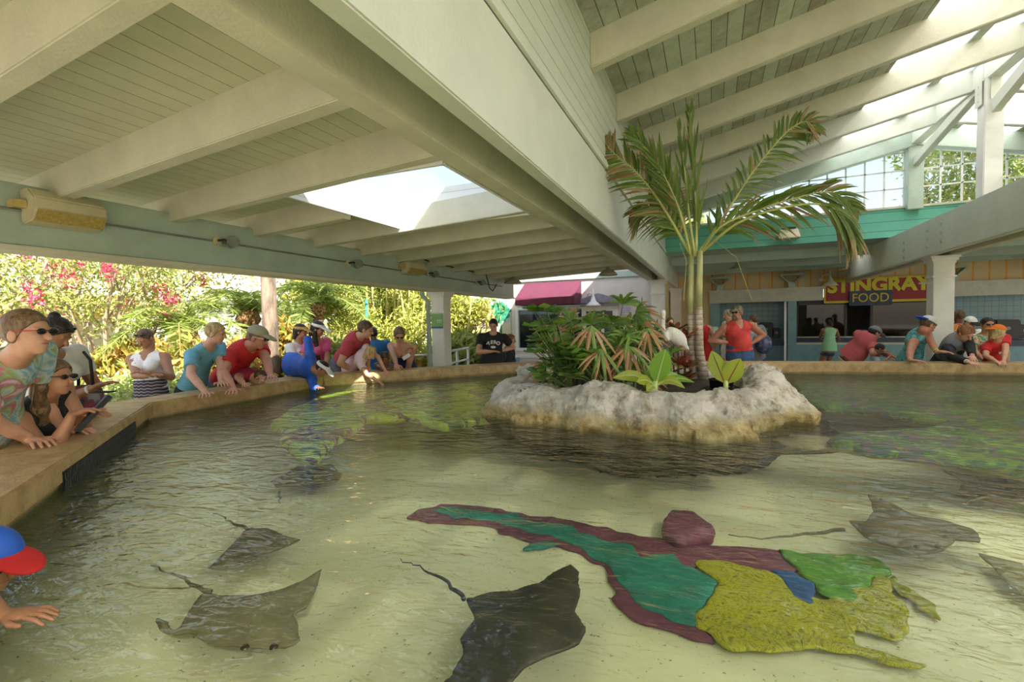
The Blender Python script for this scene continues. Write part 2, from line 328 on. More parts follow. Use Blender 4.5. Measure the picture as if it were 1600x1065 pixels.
# --- high roof
RX = 3.55; RS_ = .228
def rz(x): return 3.79+RS_*(min(x, 2*RX-x)+.96)
ry = [-3.2+1.22*k for k in range(12)]
ry = [4.17+1.22*k for k in range(-6, 6)]
for y in ry:
    for (xa, xb) in ((-.96, RX), (2*RX+.96, RX)):
        r_ = MB(); r_.bar((xa, y+.06, rz(xa)), (xb, y+.06, rz(xb)), .11, .30); st(r_.build('ceiling_rafter', M_cream if y < 9 else M_pale, bevel=.008))
for (xa, xb) in ((-1.1, 2.15), (2.95, 3.08)):
    for s in (0, 1):
        x0, x1 = (xa, xb) if not s else (2*RX-xa, 2*RX-xb)
        ys = 1.9 if s and xa < 0 else -4
        quadslab([(x0, ys, rz(x0)+.29), (x1, ys, rz(x1)+.29), (x1, 11.6, rz(x1)+.29), (x0, 11.6, rz(x0)+.29)], .04, 'ceiling_boards', M_deck2)
        if s and xa < 0: quadslab([(x0, -4, rz(x0)+.29), (x1, -4, rz(x1)+.29), (x1, ys, rz(x1)+.29), (x0, ys, rz(x0)+.29)], .012, 'added_roof_window', glass_mat('added_sun_glazing', (1, 1, .98), .02, .66))  # unseen glazed roof stretch, added to let sun reach the pool floor
MG = glass_mat('frosted_skylight', (1, 1, 1), .03, .76)
for (xa, xb) in ((2.15, 2.95), (3.08, 3.5)):
    for s in (0, 1):
        x0, x1 = (xa, xb) if not s else (2*RX-xa, 2*RX-xb)
        quadslab([(x0, -4, rz(x0)+.30), (x1, -4, rz(x1)+.30), (x1, 11.6, rz(x1)+.30), (x0, 11.6, rz(x0)+.30)], .012, 'window_2', MG)
b = MB(); b.bar((RX, -4, rz(RX)-.02), (RX, 11.55, rz(RX)-.02), .16, .36); st(b.build('ceiling_ridge_beam', M_pale, bevel=.01))
# posts and braces under the ridge
b = MB(); b.bar((RX, 8.75, 3.1), (RX, 8.75, rz(RX)), .21, .21, up=(0, 1, 0)); st(b.build('support_post', M_white, bevel=.01))
b = MB(); b.bar((RX, 11.42, 3.6), (RX, 11.42, rz(RX)-.02), .24, .16, up=(0, 1, 0)); st(b.build('support_post', M_sage, bevel=.008))
b = MB(); b.bar((RX, 11.35, rz(RX)-.42), (RX, 8.9, rz(RX)-.05), .10, .16); st(b.build('roof_brace', M_pale, bevel=.006))
b = MB(); b.bar((RX, 8.6, rz(RX)-.5), (RX, 7.0, rz(RX)-.06), .10, .18); st(b.build('roof_brace', M_pale, bevel=.006))
br = MB(); br.box(RX-.135, RX-.128, 8.66, 8.84, rz(RX)-.35, rz(RX)+.05); br.box(RX-.14, RX-.126, 8.62, 8.64, rz(RX)-.05, rz(RX)+.2); br.box(RX-.05, RX+.05, 8.617, 8.624, rz(RX)-.3, rz(RX))
for k in range(3): br.lathe([(0, -.004), (.012, -.004), (.012, .004), (0, .004)], (RX-.137, 8.75, rz(RX)-.28+.1*k), 8, M=Matrix.Rotation(R(90), 3, 'Y'))
st(br.build('post_bracket', M_pale))
for k, (y, zz) in enumerate([(10.6, 2.75), (9.1, 2.82), (9.6, 2.8)]):
    bb = MB()
    for j in range(3): bb.lathe([(0, -.006), (.028, -.006), (.028, .006), (0, .006)], (3.155, y, zz-.12+.13*j), 6, M=Matrix.Rotation(R(90), 3, 'Y'))
    st(bb.build('beam_bolts', M_sage))
# --- gable end: teal fascia, mullioned window, roof rafter
b = MB(); b.box(-.96, 9.0, 11.5, 11.62, 3.12, 3.66); st(b.build('wall_teal_fascia', M_teal))
b = MB(); b.box(-.96, 9.0, 11.47, 11.65, 3.66, 3.70); st(b.build('trim_2', M_cream))
GY = 11.55
for s in (-1, 1):
    xa = -.96 if s < 0 else 2*RX+.96
    w = MB(); xs = np.arange(.12, 4.4, .315)
    for q in xs:
        x = RX+s*q
        if rz(x) > 3.75: w.bar((x, GY, 3.70), (x, GY, rz(x)), .028, .028, up=(0, 1, 0))
    z = 3.70+.335
    while z < rz(RX)-.1:
        xe = -.96+(z-3.79)/RS_; xe = max(xe, -.96); xe = xe if s < 0 else 2*RX-xe
        w.bar((xe, GY, z), (RX+s*.12, GY, z), .028, .024); z += .335
    w.bar((xa, GY, rz(xa)-.03), (RX, GY, rz(RX)-.03), .05, .05)
    o = st(w.build('window_3', M_white))
    p = MB(); p.add([(xa, GY+.005, 3.7), (RX, GY+.005, 3.7), (RX, GY+.005, rz(RX)), (xa, GY+.005, rz(xa))], [(0, 1, 2, 3)] if s < 0 else [(3, 2, 1, 0)]); p.build('pane', glass_mat('window_glass'), o)
    r_ = MB(); r_.bar((xa, 11.38, rz(xa)-.04), (RX, 11.38, rz(RX)-.04), .14, .34); st(r_.build('ceiling_rafter', M_sage, bevel=.008))
# --- low roof beyond the gable, and to the right
quadslab([(-1, 11.62, 3.12), (9, 11.62, 3.12), (9, 12.6, 3.12), (-1, 12.6, 3.12)], .05, 'ceiling_far', M_sage)
quadslab([(-1, 13.5, 3.12), (9, 13.5, 3.12), (9, 17, 3.12), (-1, 17, 3.12)], .05, 'ceiling_far', M_sage)
quadslab([(-1, 12.6, 3.12), (2.6, 12.6, 3.12), (2.6, 13.5, 3.12), (-1, 13.5, 3.12)], .05, 'ceiling_far', M_sage)
quadslab([(4.0, 12.6, 3.12), (9, 12.6, 3.12), (9, 13.5, 3.12), (4.0, 13.5, 3.12)], .05, 'ceiling_far', M_sage)
b = MB(); b.box(2.6, 4.0, 12.6, 13.5, 3.16, 3.17); st(b.build('window_4', MG))
for y in (12.5, 14.3, 15.6):
    b = MB(); b.bar((-.9, y, 2.92), (9, y, 2.92), .12, .2); st(b.build('ceiling_beam', M_sage, bevel=.006))
quadslab([(8.06, -4, 3.05), (14, -4, 2.8), (14, 17, 2.8), (8.06, 17, 3.05)], .05, 'ceiling_right', M_sage)
b = MB(); b.bar((8.06, -4, 2.54), (8.06, 16, 2.54), .3, .56); st(b.build('ceiling_beam', M_pale, bevel=.008))
b = MB(); b.box(8.0, 8.1, -4, 11.5, 3.1, 4.3); st(b.build('wall_clerestory_right', M_siding))
# --- columns with moulded capitals
def column(x, y, z1, w=.27, m=None):
    h = w/2; m = m or M_white
    c = MB(); c.box(x-h, x+h, y-h, y+h, 0, z1); o = st(c.build('support_column', m, bevel=.008))
    c = MB()
    for k, (e, z0, zt) in enumerate([(.02, -.34, -.31), (.012, -.12, -.08), (.035, -.08, -.035), (.055, -.035, 0)]): c.box(x-h-e, x+h+e, y-h-e, y+h+e, z1+z0, z1+zt)
    c.build('capital', m, o, bevel=.004); return o
colA = column(-1.17, 11.95, 2.54, .30); column(-1.0, 15.6, 2.54, .3); column(3.42, 9.85, 2.54, .27)
colE = column(-4.22, 7.05, 2.135, .24)
column(-4.22, -3.2, 2.135, .24); column(-1.2, -3.8, 2.54, .3); column(3.4, -3.8, 2.54, .3); column(8.06, 9.9, 2.54, .3); column(8.06, -3.8, 2.54, .3)
dp = MB(); cx, cy = -4.42, 7.02; dp.tube([(cx, cy-.2, 2.3), (cx-.05, cy-.16, 2.1), (cx, cy-.05, 1.98), (cx, cy-.04, 0)], .04, 8); tag(dp.build('downpipe', M_sage, smooth=True), 'grey-green downpipe running down beside the eave column', 'pipe')
# --- walls at the far end
FY = 16.2
M_str = stripes('orange_striped_boards', (.70, .56, .32), (.80, .36, .06), 0, .33, .12)
b = MB(); b.box(-1.2, 14, FY, FY+.2, 2.40, 3.12); b.box(-1.2, -.02, FY, FY+.2, 0, 2.4); o = st(b.build('wall_back', M_str))
b = MB(); b.box(-1.2, 14, FY-.03, FY, 2.98, 3.12); st(b.build('trim_3', mat('orange_trim', (.55, .33, .12), .6)))
for k, x in enumerate([-.2+.33*2, 1.2, 2.6, 5.4, 6.8]):
    pass
for (x0, x1) in ((-.05, 2.95), (5.15, 14)):
    b = MB(); b.box(x0, x1, FY-.10, FY+.05, 2.07, 2.44); b.box(x0-.03, x1+.03, FY-.14, FY-.06, 2.42, 2.46); st(b.build('trim_header', mat('dull_white', (.60, .60, .54), .6, .06)))
M_blue = mat('blue_tile', (.20, .38, .45), .35, .08, 4)
M_tile, nn, ll, pp = base('blue_grid_tile'); tc = nd(nn, 'TexCoord'); bk = nd(nn, 'TexBrick'); bk.offset = 0
mp = nd(nn, 'Mapping'); mp.inputs[2].default_value = (R(90), 0, 0); ll.new(tc.outputs['Object'], mp.inputs[0]); ll.new(mp.outputs[0], bk.inputs[0])
bk.inputs['Color1'].default_value = (.16, .30, .37, 1); bk.inputs['Color2'].default_value = (.18, .33, .40, 1); bk.inputs['Mortar'].default_value = (.10, .17, .2, 1); bk.inputs['Scale'].default_value = 1; bk.inputs['Mortar Size'].default_value = .006; bk.inputs['Brick Width'].default_value = .15; bk.inputs['Row Height'].default_value = .15
ll.new(bk.outputs[0], pp.inputs['Base Color']); pp.inputs['Roughness'].default_value = .3
M_navy = mat('navy_band', (.03, .05, .11), .4)
b = MB()
for (x0, x1) in ((-.02, .24), (2.08, 2.30), (5.55, 5.9)): b.box(x0, x1, FY-.06, FY+.25, 0, 2.1)
st(b.build('wall_tile_piers', M_blue))
# alcoves
b = MB(); b.box(.2, 2.1, FY+.9, FY+1.0, 0, 2.1); b.box(.2, .22, FY+.2, FY+.9, 0, 2.1); st(b.build('wall_alcove_left', M_tile))
b = MB(); b.box(5.8, 14, FY+.9, FY+1.0, 0, 2.1); b.box(5.88, 5.9, FY+.2, FY+.9, 0, 2.1); st(b.build('wall_alcove_right', M_tile))
quadslab([(-.1, FY+.05, 2.1), (14, FY+.05, 2.1), (14, FY+3.2, 2.1), (-.1, FY+3.2, 2.1)], .05, 'ceiling_alcove', M_blue)
for (x0, x1, mm, lab) in ((.24, 2.08, M_navy, 'dark wash counter along the back of the left blue alcove'), (5.9, 9, M_navy, 'dark wash counter along the back of the right blue alcove')):
    b = MB(); b.box(x0+.03, x1-.03, FY+.45, FY+.89, .74, .90); b.box(x0+.03, x1-.03, FY+.5, FY+.89, 0, .74, 1); tag(b.build('wash_counter', [mm, M_blue]), lab, 'counter')
b = MB(); b.box(-1.35, -1.2, 12.1, FY, 0, 3.12); st(b.build('wall_passage', M_str))
# stingray food stand
b = MB(); b.box(2.3, 5.56, FY-.04, FY+.05, 0, .80); st(b.build('wall_stand_front', M_blue))
b = MB(); b.box(2.3, 5.56, FY-.06, FY+.05, .86, 1.0); st(b.build('trim_4', M_navy)); b = MB(); b.box(2.3, 5.56, FY-.07, FY+.05, .80, .86); b.box(2.3, 5.56, FY-.16, FY+.25, 1.0, 1.03); st(b.build('trim_5', mat('dull_white', (.6, .6, .54))))
b = MB(); b.box(2.3, 5.56, FY+2.9, FY+3.0, 0, 2.1); b.box(2.3, 2.35, FY+.1, FY+2.9, 0, 2.1); b.box(5.5, 5.55, FY+.1, FY+2.9, 0, 2.1); st(b.build('wall_stand_inside', mat('stand_inside', (.16, .12, .10), .6)))
w = MB()
for x in (2.32, 3.52, 4.12, 5.53): w.box(x-.03, x+.03, FY, FY+.06, 1.03, 2.1)
w.box(2.3, 5.56, FY, FY+.06, 1.94, 2.1); o = st(w.build('window_5', M_dark))
p = MB(); p.box(2.33, 3.5, FY+.03, FY+.035, 1.03, 1.94); p.box(4.14, 5.5, FY+.03, FY+.035, 1.03, 1.94); p.build('pane', glass_mat('dark_window_glass', (.6, .6, .6), .03), o)
d = MB(); d.box(3.5, 4.05, FY+2.85, FY+2.9, 0, 1.95); st(d.build('door_1', mat('tan_door', (.36, .27, .18), .5)))
for k, (x, lab) in enumerate([(3.25, 'left'), (3.95, 'right')]):
    b = MB(); b.box(x-.14, x+.14, FY+.16, FY+.20, 1.06, 1.22); b.box(x-.125, x+.125, FY+.155, FY+.161, 1.075, 1.205, 1)
    m_ = mat('screen_blue', (.12, .35, .6), .3)
    tag(b.build('till_screen', [M_black, m_]), f'{lab} one of two blue till screens on the stand counter', 'screen')
# --- far-left wall with mural panel, awning and window
WY = 11.9
M_pink = mat('off_white_stucco', (.72, .66, .62), .8, .04, 3)
b = MB(); b.box(-5.2, -4.7700000000000005, WY, WY+.15, 0, 3.0); b.box(-4.7700000000000005, -2.5, WY, WY+.15, 2.02, 3.0); b.box(-4.7700000000000005, -2.5, WY, WY+.15, 0, .85); b.box(-2.5, -1.25, WY, WY+.15, 0, 3.0); st(b.build('wall_shop', M_pink))
b = MB(); b.box(-6, -.9, WY-.06, WY+.02, 2.66, 2.80); st(b.build('trim_6', M_sage))
w = MB(); w.box(-4.82, -2.45, WY-.04, WY+.04, .84, .92); w.box(-4.82, -2.45, WY-.04, WY+.04, 1.92, 2.0); w.box(-4.82, -4.74, WY-.04, WY+.04, .92, 1.92); w.box(-2.53, -2.45, WY-.04, WY+.04, .92, 1.92); w.box(-3.6, -3.57, WY-.0, WY+.03, .92, 1.92); w.box(-4.92, -2.3, WY-.06, WY, .66, .72)
o = st(w.build('window_6', M_white)); p = MB(); p.box(-4.7700000000000005, -2.5, WY+.03, WY+.035, .9, 1.95); p.build('pane', glass_mat('dark_window_glass', (.6, .6, .6), .03), o)
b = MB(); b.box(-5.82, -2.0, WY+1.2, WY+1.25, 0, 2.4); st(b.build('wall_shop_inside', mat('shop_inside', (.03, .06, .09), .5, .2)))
#@@REST
# ------------------------------------------------------------------ implicit surfaces: smooth unions of tapered limbs, meshed on a grid
def frame(fwd, up):
    f = Vector(fwd).normalized(); u = Vector(up); u = (u-f*u.dot(f)).normalized(); r = f.cross(u); return r, f, u
class Sdf:
    def __init__(s): s.p = []
    def cap(s, a, b, ra, rb, k=.02, flat=None, cut=None, op='+'):
        """tapered limb a->b; flat=(axis, factor) thins it along axis; cut=True squares off the b end"""
        s.p.append(('c', Vector(a), Vector(b), ra, rb, k, flat, cut, op)); return s
    def ell(s, c, r, M=None, k=.02, op='+'):
        s.p.append(('e', Vector(c), r, M, k, op)); return s      # M = (right, fwd, up)
    def plane(s, c, nrm): s.p.append(('h', Vector(c), Vector(nrm).normalized())); return s   # removes what lies beyond c along nrm
    def box_of(s, q):
        if q[0] == 'c':
            R_ = max(q[3], q[4]); a, b = np.array(q[1]), np.array(q[2]); return np.minimum(a, b)-R_, np.maximum(a, b)+R_
        R_ = max(q[2]); a = np.array(q[1]); return a-R_, a+R_
    def mesh(s, h, noise=None):
        pr = [q for q in s.p if q[0] != 'h' and q[-1] == '+']; bs = [s.box_of(q) for q in pr]
        lo = np.min([b[0] for b in bs], 0)-3*h; hi = np.max([b[1] for b in bs], 0)+3*h
        N = np.ceil((hi-lo)/h).astype(int)+1; G = np.full(N, .08, dtype=np.float32)
        ax = [lo[i]+h*np.arange(N[i]) for i in range(3)]
        for q in s.p:
            if q[0] == 'h':
                c, nn_ = np.array(q[1]), np.array(q[2]); D = (ax[0][:, None, None]-c[0])*nn_[0]+(ax[1][None, :, None]-c[1])*nn_[1]+(ax[2][None, None, :]-c[2])*nn_[2]
                G = np.maximum(G, D.astype(np.float32)); continue
            b0, b1 = s.box_of(q); k = q[5] if q[0] == 'c' else q[4]; mg = k+3*h+.01
            i0 = np.maximum(0, np.floor((b0-mg-lo)/h).astype(int)); i1 = np.minimum(N, np.ceil((b1+mg-lo)/h).astype(int)+1)
            if (i1 <= i0).any(): continue
            sl = tuple(slice(i0[i], i1[i]) for i in range(3)); X, Y, Z = np.meshgrid(*[ax[i][sl[i]] for i in range(3)], indexing='ij')
            if q[0] == 'c':
                _, a, b, ra, rb, k, flat, cut, op = q; px, py, pz = X-a.x, Y-a.y, Z-a.z; d = b-a
                if flat:
                    n_, fc = flat; n_ = Vector(n_).normalized(); t_ = (px*n_.x+py*n_.y+pz*n_.z)*(fc-1); px = px+n_.x*t_; py = py+n_.y*t_; pz = pz+n_.z*t_; d = d+n_*(d.dot(n_)*(fc-1))
                L2 = max(d.length_squared, 1e-9); t = (px*d.x+py*d.y+pz*d.z)/L2; tc = np.clip(t, 0, 1)
                D = np.sqrt((px-d.x*tc)**2+(py-d.y*tc)**2+(pz-d.z*tc)**2)-(ra+(rb-ra)*tc)
                if cut: D = np.maximum(D, (t-1)*math.sqrt(L2))
            else:
                _, c, r, M, k, op = q; X, Y, Z = X-c.x, Y-c.y, Z-c.z
                if M:
                    e = [X*m.x+Y*m.y+Z*m.z for m in M]
                else: e = [X, Y, Z]
                k0 = np.sqrt((e[0]/r[0])**2+(e[1]/r[1])**2+(e[2]/r[2])**2)+1e-6; k1 = np.sqrt((e[0]/r[0]**2)**2+(e[1]/r[1]**2)**2+(e[2]/r[2]**2)**2)+1e-6
                D = k0*(k0-1)/k1
            g_ = G[sl]; k = max(k, 1e-4)
            if op == '-': G[sl] = np.maximum(g_, -D)
            else:
                hh = np.clip(.5+.5*(D-g_)/k, 0, 1); G[sl] = D*(1-hh)+g_*hh-k*hh*(1-hh)
        if noise is not None: G = G+noise(*np.meshgrid(*ax, indexing='ij')).astype(np.float32)
        return surfnets(G, lo, h)
def surfnets(G, lo, h):
    G = np.where(G == 0, 1e-7, G); I = G < 0
    c = I[:-1, :-1, :-1].astype(np.int8); c = sum(I[i:I.shape[0]-1+i, j:I.shape[1]-1+j, k:I.shape[2]-1+k].astype(np.int8) for i in (0, 1) for j in (0, 1) for k in (0, 1))
    act = (c > 0) & (c < 8); ijk = np.argwhere(act); idx = np.full(act.shape, -1, dtype=np.int32); idx[act] = np.arange(len(ijk))
    cs = {(i, j, k): G[ijk[:, 0]+i, ijk[:, 1]+j, ijk[:, 2]+k] for i in (0, 1) for j in (0, 1) for k in (0, 1)}
    acc = np.zeros((len(ijk), 3)); cnt = np.zeros(len(ijk))
    for p in cs:
        for a in range(3):
            if p[a]: continue
            q = list(p); q[a] = 1; q = tuple(q); A, B = cs[p], cs[q]; mk = (A < 0) != (B < 0); t = np.where(mk, A/np.where(mk, A-B, 1), 0)
            for d in range(3): acc[:, d] += np.where(mk, p[d]+(t if d == a else 0), 0)
            cnt += mk
    V = (ijk+acc/cnt[:, None])*h+lo; F = []
    for a in range(3):
        s0 = [slice(None)]*3; s1 = [slice(None)]*3; s0[a] = slice(0, -1); s1[a] = slice(1, None); A, B = I[tuple(s0)], I[tuple(s1)]
        e = np.argwhere(A != B); b, c_ = [(1, 2), (2, 0), (0, 1)][a]; ok = (e[:, b] > 0) & (e[:, c_] > 0) & (e[:, b] < idx.shape[b]) & (e[:, c_] < idx.shape[c_]); e = e[ok]
        ins = I[e[:, 0], e[:, 1], e[:, 2]]; q = []
        for (db, dc) in ((1, 1), (0, 1), (0, 0), (1, 0)):
            f = e.copy(); f[:, b] -= db; f[:, c_] -= dc; q.append(idx[f[:, 0], f[:, 1], f[:, 2]])
        q = np.stack(q, 1); q[~ins] = q[~ins][:, ::-1]; F.append(q)
    F = np.concatenate(F); return V, F[(F >= 0).all(1)]
# ------------------------------------------------------------------ people
SKIN = {'fair': (.66, .36, .24), 'tan': (.50, .25, .14), 'mid': (.40, .19, .10), 'red': (.58, .26, .17), 'brown': (.16, .07, .035)}
def skin(k): return mat('skin_'+k, SKIN[k], .45, .06, 8, spec=.4)
def hairm(k):
    c = {'brown': (.14, .075, .035), 'dark': (.025, .015, .012), 'blond': (.60, .42, .18), 'lightbrown': (.26, .16, .08), 'grey': (.45, .40, .32), 'ginger': (.34, .13, .05)}[k]
    return mat('hair_'+k, c, .45, .35, 40, .6, 120, stretch=(1, 1, .25))
def limb(a, b, l1, l2, hint):
    """two-bone reach from a to b: returns elbow/knee and the end reached"""
    a, b = Vector(a), Vector(b); d = b-a; L = d.length; mx_ = (l1+l2)*.999
    if L > mx_: b = a+d*(mx_/L); L = mx_
    d = (b-a).normalized(); x = (l1*l1-l2*l2+L*L)/(2*L); y = math.sqrt(max(0, l1*l1-x*x)); h = Vector(hint); h = h-d*h.dot(d); h = h.normalized() if h.length > 1e-4 else Vector((0, 0, 1))
    return a+d*x+h*y, b
def D2(yaw, pitch=0): return Vector((math.cos(R(yaw))*math.cos(R(pitch)), math.sin(R(yaw))*math.cos(R(pitch)), math.sin(R(pitch))))
def lite(name, meshVF, mats, par, sm=True, extra=None):
    V, Fc = meshVF
    return npmesh(name, V, Fc, mats, par, sm)
def person(label, head, hip, H, yaw, hands, look=None, tilt=0, sk='fair', top=None, topc=None, bot='shorts', botc=None, hair='brown', hs='short', hat=None, shades=None, vox=.009,
           wide=1.0, seat=False, elbows=(None, None), grp=None, hipz=None, shoe=None, belt=None, side=0, sleeve=.55, handdir=(None, None), feet=None, female=False, roll=0, hem=None, keep=False):
    f = D2(yaw); up0 = Vector((0, 0, 1)); r = f.cross(up0); s = H/1.75
    hc = Vector(head); hp = Vector((hip[0], hip[1], 0)); Ls = .425*H
    hz = math.hypot(hc.x-hp.x, hc.y-hp.y)
    z = hc.z-math.sqrt(max(.01, Ls*Ls-min(hz, Ls*.98)**2)); z = min(z, .53*H) if not hipz else hipz
    hp.z = z; sp = (hc-hp); L = sp.length; sp.normalize()
    # spine curves forwards: chest frame
    cf = (f-sp*f.dot(sp)); cf = cf.normalized() if cf.length > .15 else (Vector((0, 0, -1)) if sp.z < .5 else f); cr = cf.cross(sp).normalized()
    back = -cf*.03*H
    p0 = hp; p1 = hp+sp*L*.33+back*.3; p2 = hp+sp*L*.60+back*.55; nb = hp+sp*L*.76+back*.35
    lk = Vector(look).normalized() if look is not None else f; hr, hf, hu = frame(lk, Vector((0, 0, 1))+cr*math.sin(R(roll)) if abs(lk.z) < .9 else sp)
    w = wide; shw = (.112 if not female else .100)*H*(.5+.5*w); S_ = [nb+cr*(-shw)-sp*.035*H, nb+cr*shw-sp*.035*H]
    hiph = .046*H*w
    H_ = [p0-cr*hiph, p0+cr*hiph]
    fl = (cf, 1.45 if w < 1.25 else 1.15)
    def torso(B, t, hem=None, k=.03):
        B.cap(p0, p1, (.088 if not female else .094)*H*w+t, (.078 if not female else .068)*H*w+t, k, fl)
        B.cap(p1, p2, (.078 if not female else .068)*H*w+t, (.094 if not female else .082)*H*(.4+.6*w)+t, k, fl)
        B.cap(p2, nb-sp*.035*H, (.094 if not female else .082)*H*(.4+.6*w)+t, .058*H+t, k, fl)
        B.cap(S_[0], S_[1], .036*H*(.6+.4*w)+t, .036*H*(.6+.4*w)+t, k)
        if w > 1.25: B.ell(p1+cf*.045*H*w, (.068*H*w+t, .06*H*w+t, .08*H*w+t), (cr, cf, sp), .04)
        if female:
            for q in (-1, 1): B.ell(p2+cr*q*.042*H+cf*.052*H-sp*.012*H, (.038*H+t, .036*H+t, .04*H+t), (cr, cf, sp), .02)
    B = Sdf(); torso(B, 0)
    # neck and head
    hb = hc-hu*.045*H-hf*.012*H
    B.cap(nb-sp*.02*H, hb, .036*H, .031*H, .02)
    hs_ = H*(.96 if H > 1.5 else 1.0+.25*(1.5-H))
    B.ell(hc+hu*.014*hs_-hf*.006*hs_, (.043*hs_, .055*hs_, .051*hs_), (hr, hf, hu), .012)
    B.ell(hc-hu*.022*hs_+hf*.014*hs_, (.034*hs_, .038*hs_, .040*hs_), (hr, hf, hu), .014)
    B.ell(hc-hu*.050*hs_+hf*.034*hs_, (.015*hs_, .013*hs_, .011*hs_), (hr, hf, hu), .014)
    B.cap(hc+hu*.010*hs_+hf*.048*hs_, hc-hu*.012*hs_+hf*.061*hs_, .0045*hs_, .0085*hs_, .006)
    B.cap(hc+hr*.022*hs_+hu*.014*hs_+hf*.044*hs_, hc-hr*.022*hs_+hu*.014*hs_+hf*.044*hs_, .006*hs_, .006*hs_, .008)
    for q in (-1, 1):
        B.ell(hc+hr*q*.019*hs_+hu*.004*hs_+hf*.053*hs_, (.010*hs_, .007*hs_, .006*hs_), (hr, hf, hu), .004, op='-')
        B.ell(hc+hr*q*.045*hs_-hu*.006*hs_-hf*.004*hs_, (.006*hs_, .012*hs_, .018*hs_), (hr, hf, hu), .005)
    # arms and hands: each target goes to the nearer shoulder
    hands, elbows, handdir = list(hands), list(elbows), list(handdir)
    if not keep:
        q0 = [t if t is not None else None for t in hands]; cst = lambda i, t: 0 if t is None else (Vector(t)-S_[i]).length
        if cst(0, q0[1])+cst(1, q0[0]) < cst(0, q0[0])+cst(1, q0[1])-1e-4 and not (q0[0] is None or q0[1] is None) or (q0[0] is None) != (q0[1] is None) and (cst(0, q0[1])+cst(1, q0[0]) < cst(0, q0[0])+cst(1, q0[1])): hands, elbows, handdir = hands[::-1], elbows[::-1], handdir[::-1]
    arms = []
    for i, q in enumerate((-1, 1)):
        tgt = hands[i]
        if tgt is None: tgt = S_[i]-Vector((0, 0, .30*H))+cr*q*.04*H+f*.03*H
        hint = elbows[i] if elbows[i] is not None else (cr*q*.8-cf*.5-Vector((0, 0, .2)))
        la = .33*H; sc_ = 1.0
        if hands[i] is not None and tgt.z < TOPZ+.09: sc_ = min(1.12, max(.80, (Vector(tgt)-S_[i]).length/(la*.975)))
        el, wr = limb(S_[i], tgt, .175*H*sc_, .155*H*sc_, hint); arms.append((S_[i], el, wr))
        ar = (.6+.4*w)
        B.cap(S_[i], el, .032*H*ar, .0245*H*ar, .02); B.cap(el, (el+wr)/2, .0250*H*ar, .022*H*ar, .012); B.cap((el+wr)/2, wr, .022*H*ar, .0155*H, .012)
        hd = handdir[i] if handdir[i] is not None else (wr-el).normalized(); hd = Vector(hd)
        pn = Vector((0, 0, 1)) if abs(hd.z) < .8 else cf
        a_, b_, c_ = frame(hd, pn)      # a_ = across, b_ = along, c_ = back of hand
        B.ell(wr+b_*.030*H, (.023*H, .032*H, .0115*H), (a_, b_, c_), .010)
        fr_ = max(.0052*H, .62*vox)
        th = -q if a_.dot(cr) > 0 else q
        for k in range(4):
            o = (k-1.5)*.0122*H; l = (.036, .043, .040, .031)[k if th < 0 else 3-k]*H
            k0 = wr+b_*.054*H+a_*o; k1 = k0+b_*l*.5+a_*o*.25-c_*.003*H; k2 = k1+b_*l*.5+a_*o*.1-c_*.012*H
            B.cap(k0, k1, fr_*1.1, fr_, .004); B.cap(k1, k2, fr_, fr_*.85, .003)
        t0 = wr+b_*.016*H+a_*th*.018*H; t1 = t0+b_*.020*H+a_*th*.018*H; B.cap(t0, t1, fr_*1.25, fr_*1.1, .006); B.cap(t1, t1+b_*.022*H+a_*th*.004*H-c_*.004*H, fr_*1.1, fr_*.95, .004)
    # legs
    legs = []
    for i, q in enumerate((-1, 1)):
        if feet: ft = Vector(feet[i])
        elif seat: ft = H_[i]+f*.27*H; ft.z = max(.05*H, H_[i].z-.27*H)
        else: ft = H_[i]+cr*q*.02*H-f*.02; ft = Vector((ft.x, ft.y, max(.05*H, H_[i].z-.475*H)))
        kn, an = limb(H_[i], ft, .245*H, .235*H, f+up0*.3 if not seat else f+up0*.5); legs.append((H_[i], kn, an))
        B.cap(H_[i], kn, .054*H*(.5+.5*w), .034*H, .03); B.cap(kn, kn+(an-kn)*.35, .034*H, .032*H, .015); B.cap(kn+(an-kn)*.35, an, .032*H, .020*H, .015)
        B.cap(an-up0*.025*H-f*.02*H, an-up0*.03*H+f*.095*H, .022*H, .017*H, .012, (up0, 1.1))
    V, Fc = B.mesh(vox)
    o = npmesh('person', V, Fc, skin(sk), None, True, loc=(hp.x, hp.y, 0)); tag(o, label, 'person', grp)
    P = lambda nm, sdf, mt, v=vox: npmesh(nm, *sdf.mesh(v), mt, o, True)
    # face details
    e = MB()
    for q in (-1, 1): e.lathe([(0, -.004*s), (.0085*s, -.001*s), (.0085*s, .002*s), (0, .004*s)], hc+hr*q*.019*hs_+hu*.003*hs_+hf*.0485*hs_, 8, M=Matrix((hr, hu, hf)).transposed())
    if not shades: e.build('eye', mat('eye_dark', (.05, .03, .02), .2), o, True)
    e = MB(); e.tube([hc-hu*.028*hs_+hr*q*.013*hs_+hf*(.0535-abs(q)*.005)*hs_ for q in (-1, -.5, 0, .5, 1)], [.001*s, .0028*s, .0035*s, .0028*s, .001*s], 6); e.build('mouth', mat('lips', (.42, .13, .11), .4), o, True)
    if H > 1.5 and not shades:
        e = MB()
        for q in (-1, 1): e.tube([hc+hr*q*.010*hs_+hu*.017*hs_+hf*.052*hs_, hc+hr*q*.020*hs_+hu*.020*hs_+hf*.050*hs_, hc+hr*q*.030*hs_+hu*.016*hs_+hf*.042*hs_], .0018*s, 5)
        e.build('eyebrow', hairm(hair), o, True)
